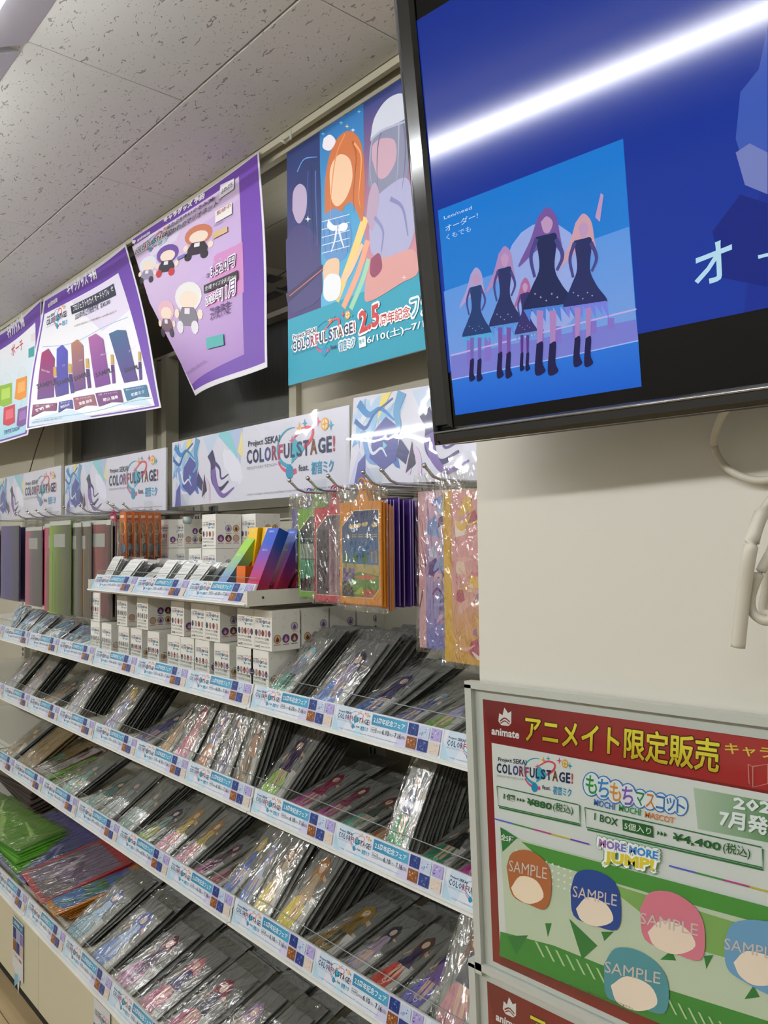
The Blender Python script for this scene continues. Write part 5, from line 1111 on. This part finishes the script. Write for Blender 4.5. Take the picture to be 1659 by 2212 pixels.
def clear_file(pxl, w, zt, zb_, y, n, face, edge, desc, dy=.012, yaw=0.0, patch=True, seed=1, fan=0.0):
    x = xat(pxl, y, (zt+zb_)/2); h = zt-zb_; a = Art(); a.rect(0, 0, w, h, face[0]); a.up(); r = random.Random(seed)
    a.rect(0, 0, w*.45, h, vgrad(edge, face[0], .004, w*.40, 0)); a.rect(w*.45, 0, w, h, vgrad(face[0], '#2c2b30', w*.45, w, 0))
    for k in range(9):
        q = r.uniform(.08, .9)*w; a.rect(q, h*.02, q+r.uniform(.01, .03)*w, h*r.uniform(.5, .95), face[k % len(face)])
    a.up(); a.rect(0, 0, .006, h, edge)
    if patch: a.up(); a.rect(w*.22, h*.72, w*.74, h*.86, '#a2a39e'); a.rect(0, h*.955, w, h, '#c8c8c2')
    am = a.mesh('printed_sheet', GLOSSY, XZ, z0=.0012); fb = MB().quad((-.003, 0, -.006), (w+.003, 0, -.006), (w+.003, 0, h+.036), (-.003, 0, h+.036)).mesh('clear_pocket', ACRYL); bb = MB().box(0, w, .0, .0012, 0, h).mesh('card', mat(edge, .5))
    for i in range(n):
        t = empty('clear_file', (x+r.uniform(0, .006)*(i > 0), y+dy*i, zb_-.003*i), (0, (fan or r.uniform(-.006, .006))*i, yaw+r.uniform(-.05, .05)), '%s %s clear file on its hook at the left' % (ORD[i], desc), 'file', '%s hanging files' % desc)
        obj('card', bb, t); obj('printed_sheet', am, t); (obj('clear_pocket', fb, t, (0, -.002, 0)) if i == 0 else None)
clear_file(-30, .22, 1.58, 1.27, 1.06, 2, ['#c8a83c', '#d8b840'], '#d0ac38', 'yellow', seed=2)
clear_file(3, .20, 1.575, 1.285, .99, 4, ['#3c2f78', '#4a3c90', '#5a4c9c', '#342a64'], '#5a4a94', 'deep purple', patch=False, seed=3)
clear_file(45, .20, 1.57, 1.28, 1.04, 3, ['#1c1a3c', '#26244c', '#1a1836'], '#1c1830', 'midnight navy', seed=4)
clear_file(56, .20, 1.565, 1.275, 1.00, 3, ['#4a4058', '#3c3450', '#5a4c64'], '#d04c84', 'pink edged', seed=5, fan=-.03)
clear_file(86, .20, 1.57, 1.28, 1.05, 3, ['#1c1c44', '#24244c'], '#181838', 'dark indigo', seed=6)
clear_file(97, .19, 1.575, 1.265, 1.0, 2, ['#4c5a2c', '#5c6a38'], '#cc4878', 'rose edged', seed=7)
clear_file(108, .19, 1.58, 1.262, .985, 2, ['#5c6c30', '#6c7c3c', '#54622c'], '#84ac2c', 'olive green', seed=8)
clear_file(136, .19, 1.57, 1.265, 1.0, 3, ['#6a645a', '#8a8478', '#5a5650'], '#a8a498', 'grey smoke', seed=9)
clear_file(154, .19, 1.57, 1.265, 1.0, 4, ['#6a4c3c', '#b4702c', '#c89030', '#5a4038'], '#b8b0a4', 'amber streaked', seed=10)
clear_file(174, .09, 1.575, 1.265, 1.0, 3, ['#5a5c58', '#7a7c74', '#484c50'], '#b8b8b0', 'pale smoke', seed=11)
clear_file(187, .185, 1.575, 1.275, 1.0, 3, ['#8a4048', '#a04c54', '#4a3c54', '#90584c'], '#c0b4a8', 'dusky red', seed=12)

# --- long hanging packs (red, orange)
def long_pack(x, y, z, w, h, c0, c1, desc, grp, spot):
    t = empty('long_pack', (x, y, z), (0, 0, random.uniform(-.06, .02)), desc, 'blister pack', grp)
    P = [(0, 0), (w, 0), (w, h-w*.45)]+[(w/2+w/2*math.cos(q), h-w*.5+w*.5*math.sin(q)) for q in [math.pi*k/8 for k in range(9)]]+[(0, h-w*.45)]
    MB().prism(P, 0, .002, lambda u, v_, q: (u, q, v_)).build('backing_card', mat(c0, .4), t)
    a = Art(); a.poly(P, vgrad(c1, c0, h*.2, h*.5)); a.up(); a.rect(w*.15, h*.82, w*.7, h*.87, '#e8dcc8'); a.arc(w*.5, h*.62, w*.36, 0, 360, w*.09, w*.09, '#e8c060', 16)
    a.rect(w*.05, 0, w*.95, h*.28, c1); a.up(); a.ell(w*.6, h*.22, w*.28, h*.09, spot, 12); a.tx('FIGURE STRAP', w*.1, h*.03, h*.04, '#f0e8dc', w*.75, .01, 1); a.tx('ペンライト', w*.2, h*.74, h*.035, '#f4ece0', w*.55, .01, 1)
    obj('print', a.mesh('print', GLOSSY, XZ), t)
    b = MB(); b.prism([(w*.22, h*.06), (w*.72, h*.06), (w*.72, h*.72), (w*.6, h*.78), (w*.34, h*.78), (w*.22, h*.72)], -.014, -.0008, lambda u, v_, q: (u, q, v_)); b.build('clear_blister', FILM, t)
long_pack(xat(237, 1.03, 1.53), 1.03, 1.455, .056, .152, '#a81c50', '#4a2048', 'red long pack hanging at the left of the orange ones', 'red long pack', '#c8a8b0')
ox = xat(258, 1.03, 1.53)
for i in range(6):
    long_pack(ox+.001*i, 1.03+.022*i, 1.452, .056, .156, '#c8641c', '#7a3818', 'orange long pack with a pale ring, %s along its hook' % ORD[i], 'orange long packs on one hook', '#4a8cb0')

# --- right-hand pouches
def pouch(x, y, z, w, h, col, paint, desc, grp, tab=True, yaw=0.0, full=True):
    t = empty('pouch', (x, y, z), (0, 0, yaw), desc, 'pouch', grp)
    P = [(0, 0), (w, 0), (w, h)]
    if tab: P += [(w*.72, h), (w*.66, h+.012), (w*.62, h+.024), (w*.52, h+.026), (w*.46, h+.012), (w*.40, h)]
    P += [(0, h)]
    MB().prism(P, 0, .003, lambda u, v_, q: (u, q, v_)).build('body', mat(col, .35, 0, .5, .3), t)
    if paint is not None: obj('window_print', paint, t)
    if tab:
        cx_ = w*.57; MB().tube([(cx_+.018*math.sin(q)*.6, -.002, h+.022+.014*(1-math.cos(q))*.8) for q in [2*math.pi*k/12 for k in range(13)]], .0014, 6).build('loop', mat(col, .35), t)
    if full: obj('clear_bag', POUCHBAG, t, (w/2, -.004, -.006), (math.pi/2, 0, 0))
    return t
pw, phh = .124, .196
POUCHBAG = wrinkled(.134, .236, .005, 77, 8, 14).mesh('clear_bag', FILM)
def pouch_art(col, mode):
    a = Art(); w, h = pw, phh; a.rect(0, 0, w, h, col); a.up(); o = [(.006, .012), (w*.80, .012), (w-.006, .030), (w-.006, h-.016), (w*.36, h-.016), (.006, h-.046)]
    a.poly(o, '#e8d8b8'); a.up(); s = .0014; o2 = [(.006+s, .012+s), (w*.80-s, .012+s), (w-.006-s, .030+s), (w-.006-s, h-.016-s), (w*.36+s, h-.016-s), (.006+s, h-.046-s)]
    if mode == 'park':
        a.poly(o2, vgrad('#3f8ac0', '#24336c', .09, .16)); a.up()
        a.poly([(.0075, .0135), (w*.79, .0135), (w-.0075, .031), (w-.0075, .075), (.0075, .078)], '#b8a870'); a.up()
        a.poly([(.0075, .0135), (w*.79, .0135), (w-.0075, .031), (w-.0075, .055), (w*.5, .062), (.0075, .05)], '#5c8a3c'); a.poly([(w*.3, .052), (w*.7, .058), (w*.95, .05), (w*.6, .046)], '#c87058'); a.poly([(w*.5, .014), (w*.78, .014), (w*.9, .028), (w*.6, .03)], '#b85a48'); a.poly([(w*.35, .02), (w*.6, .018), (w*.55, .035)], '#a8b040'); a.up()
        for q in (.16, .38, .62): a.rect(q*w-.001, .07, q*w+.001, .08, '#3a4a30'); a.ell(q*w, .087, .010, .010, '#2c6a4c', 9)
        for q, yy in ((.3, .168-.02), (.45, .150), (.62, .152), (.85, .150)): a.ell(q*w, yy, .009, .004, '#d8c088', 8); a.ell(q*w+.006, yy+.002, .005, .003, '#d8c088', 8)
        for k in range(5): a.rect(w*(.15+.16*k), .128, w*(.15+.16*k)+.015, .1295, '#c8b060'); a.rect(w*(.15+.16*k), .132, w*(.15+.16*k)+.015, .133, '#c8b060')
        a.rib([(w*.7, .1), (w*.8, .098), (w*.93, .104)], .002, .002, '#c87048'); a.rect(w*.74, .078, w*.90, .092, '#5a6c9c'); a.rect(w*.78, .08, w*.80, .1, '#d8b040'); a.rect(w*.88, .08, w*.90, .1, '#d8b040')
        for k in range(9): a.ell(w*(.12+.07*(k % 4)), .048+.008*(k//3), .0055, .0055, ['#6a5a9c', '#8a70a8', '#5a4c8c'][k % 3], 8)
        a.up(); a.poly([(.0075, .0135), (w*.36, .0135), (w*.32, .03), (w*.15, .044), (.0075, .04)], '#28303c')
        for k in range(8): a.star(w*(.05+.035*k), .02+.004*((k*3) % 5), .003, ['#d87048', '#c89a3c', '#8a8aa0'][k % 3])
    elif mode == 'stage':
        a.poly(o2, vgrad('#2f5a48', '#2c2c38', .03, .15)); a.up(); a.rect(.0075, .128, w-.0075, .1296, '#6ab0b0'); a.rect(.0075, .085, w*.85, .118, '#9aa89a'); a.poly([(.0075, .04), (w-.0075, .055), (w-.0075, .083), (.0075, .083)], '#4c9c78'); a.poly([(.0075, .0135), (w*.79, .0135), (w-.0075, .03), (w-.0075, .05), (.0075, .036)], '#30383a')
        for k in range(10): a.rect(w*(.06+.09*k), .04, w*(.065+.09*k), .083, '#7ac0a0')
    elif mode == 'room':
        a.poly(o2, vgrad('#9a7888', '#5c5068', .03, .15)); a.up(); a.rect(.0075, .014, w*.4, .15, '#3c3648')
        for k in range(6): a.rect(w*(.42+.08*k), .02, w*(.46+.08*k), .17-.02, ['#b88c94', '#6a5464', '#c8a0a4', '#8c7484'][k % 4])
    else:
        a.poly(o2, vgrad('#8c6a94', '#4a3c70', .03, .15)); a.up(); swirl_art(a, .012, .02, w-.012, h-.05, 4, ['#6a5890', '#a890b8', '#d0c4dc', '#544478'])
    a.up(); a.ell(w*.57, h+.010, .0048, .0048, '#f0e8e0', 10) if mode != 'x' else None
    return a.mesh('window_print', GLOSSY, XZ)
specs = [('#3a3a94', 'dusk', 'blue', 632, 1.09, 1.382, 2), ('#6fae28', 'stage', 'green', 645, 1.055, 1.378, 3), ('#c42c4c', 'room', 'red', 680, 1.025, 1.376, 3), ('#dc8c24', 'park', 'orange', 735, .985, 1.380, 5)]
for col, mode, nm, px, y, z, n in specs:
    am = pouch_art(col, mode); x = xat(px, y, 1.45)
    for i in range(n): pouch(x+.0008*i, y+.006*i, z-.0025*i, pw, phh, col, am if i == 0 else None, '%s %s bordered pouch from the front under the hooks' % (ORD[i], nm), '%s pouches' % nm, True, 0.0, i == 0)
pa = Art(); pa.rect(0, 0, .128, .205, vgrad('#7a9cc4', '#a8a4c8', 0, .2)); pa.up(); swirl_art(pa, .01, .01, .118, .19, 8, ['#8fa8cc', '#b8b4d4', '#6a8ab8']); pam = pa.mesh('window_print', GLOSSY, XZ)
xp_ = xat(838, 1.0, 1.47)-.128; EDGEBAG = MB().box(-.002, .131, -.001, .0002, -.008, .232).mesh('clear_bag', FILM)
for i in range(13):
    t = pouch(xp_+random.uniform(-.001, .002), 1.0+.0088*i, 1.372+random.uniform(0, .006), .128, .205, ('#4a2c80', '#5e3c9a', '#3a2068')[i % 3], pam if i == 0 else None, 'front violet pouch with a pale blue face in the deep stack' if i == 0 else '%s violet pouch from the front in the deep hanging stack' % ORD[i], 'violet pouches hanging in a deep stack', False, random.uniform(-.06, .06), False)
    MB().tube([(.1285, .0005, .0), (.1285, .0005, .205)], .0009, 5).build('edge_glint', mat('#a894d0', .3), t)  # pale strip painted as the glint along each pouch's right edge
    if i == 0: obj('clear_bag', EDGEBAG, t, (0, -.001, 0))
def tall_art(w, h, left, cols, seed, bgc):
    a = Art(); a.rect(0, 0, w, h, bgc, 6); a.up(); a.rect(0, 0, .018, h, left); r = random.Random(seed)
    for k in range(26):
        x, y = r.uniform(.022, w*.9), r.uniform(.02, .93)*h; q = r.uniform(.01, .035); a.poly([(x, y), (min(x+q, w), y+q*r.uniform(-.4, .8)), (min(x+q*.7, w), y+q), (x+q*.1, y+q*.7)], r.choice(cols))
    a.up()
    for k in range(14):
        x, y = r.uniform(.025, w*.6), r.uniform(.05, .85)*h; a.rib([(x, y), (x+w*.12, y+h*.06*r.uniform(-1, 1)), (min(x+w*.28, w*.95), y+h*.05*r.uniform(-1, 1))], r.uniform(.004, .012), (0,), r.choice(cols))
    return a.mesh('print', GLOSSY, XZ)
def tall(x, y, z, w, h, am, edge, desc, grp, bag=True):
    t = empty('long_towel_pack', (x, y, z), (0, 0, 0), desc, 'towel pack', grp); MB().box(0, w, 0, .006, 0, h).build('folded_cloth', mat(edge, .6), t); obj('print', am, t)
    if bag: c_ = wrinkled(w+.006, h+.05, .006, int(w*9999)+3, 8, 16).build('clear_bag', FILM, t); c_.location = (w/2, -.004, -.008); c_.rotation_euler = (math.pi/2, 0, 0)
t1 = tall_art(.12, .285, '#d8a8b0', ['#c48cb8', '#8fa8dc', '#a0a8e0', '#5a6cc0', '#e0b8c8', '#6a4a8c', '#c8d0ec'], 5, vgrad('#6c74c0', '#e4bcd0', 0, .28)); t2 = tall_art(.135, .285, '#dcb040', ['#e8b8b0', '#d87c8c', '#f0d8c0', '#b85a74', '#e8c060', '#fae8d8', '#a87898'], 9, vgrad('#d8a84c', '#e0a4a8', .02, .14))
for i in range(3): tall(xat(905, 1.03, 1.45)+.002*i, 1.03+.012*i, 1.305, .12, .275, t1, ('#b8a0c0', '#c07c94', '#5a6ca8')[i], ('front pink and blue printed long pack hanging right of the violet stack', 'rose edged long pack behind the pink and blue one', 'blue edged long pack behind the pink and blue one')[i], 'pink and blue long packs', i == 0)
for i in range(3): tall(xat(955, .98, 1.45)+.001*i, .985+.012*i, 1.296, .135, .287, t2, ('#d8b04c', '#c8545c', '#4a8c6c')[i], ('front yellow banded printed long pack beside the beige panel', 'red edged long pack behind the yellow banded one', 'green edged long pack behind the yellow banded one')[i], 'yellow banded long packs', i == 0)
# thin dark cord at the far left, hanging in front of the wall
MB().tube([tuple(p) for p in catmull([at(128, 860, 1.44), at(100, 912, 1.44), at(80, 965, 1.44), at(58, 1040, 1.44)], 5)], .003, 6).build('cord', mat('#4a4234', .6), None, label='thin dark cord hanging before the beige wall under the middle purple poster', cat='cord')
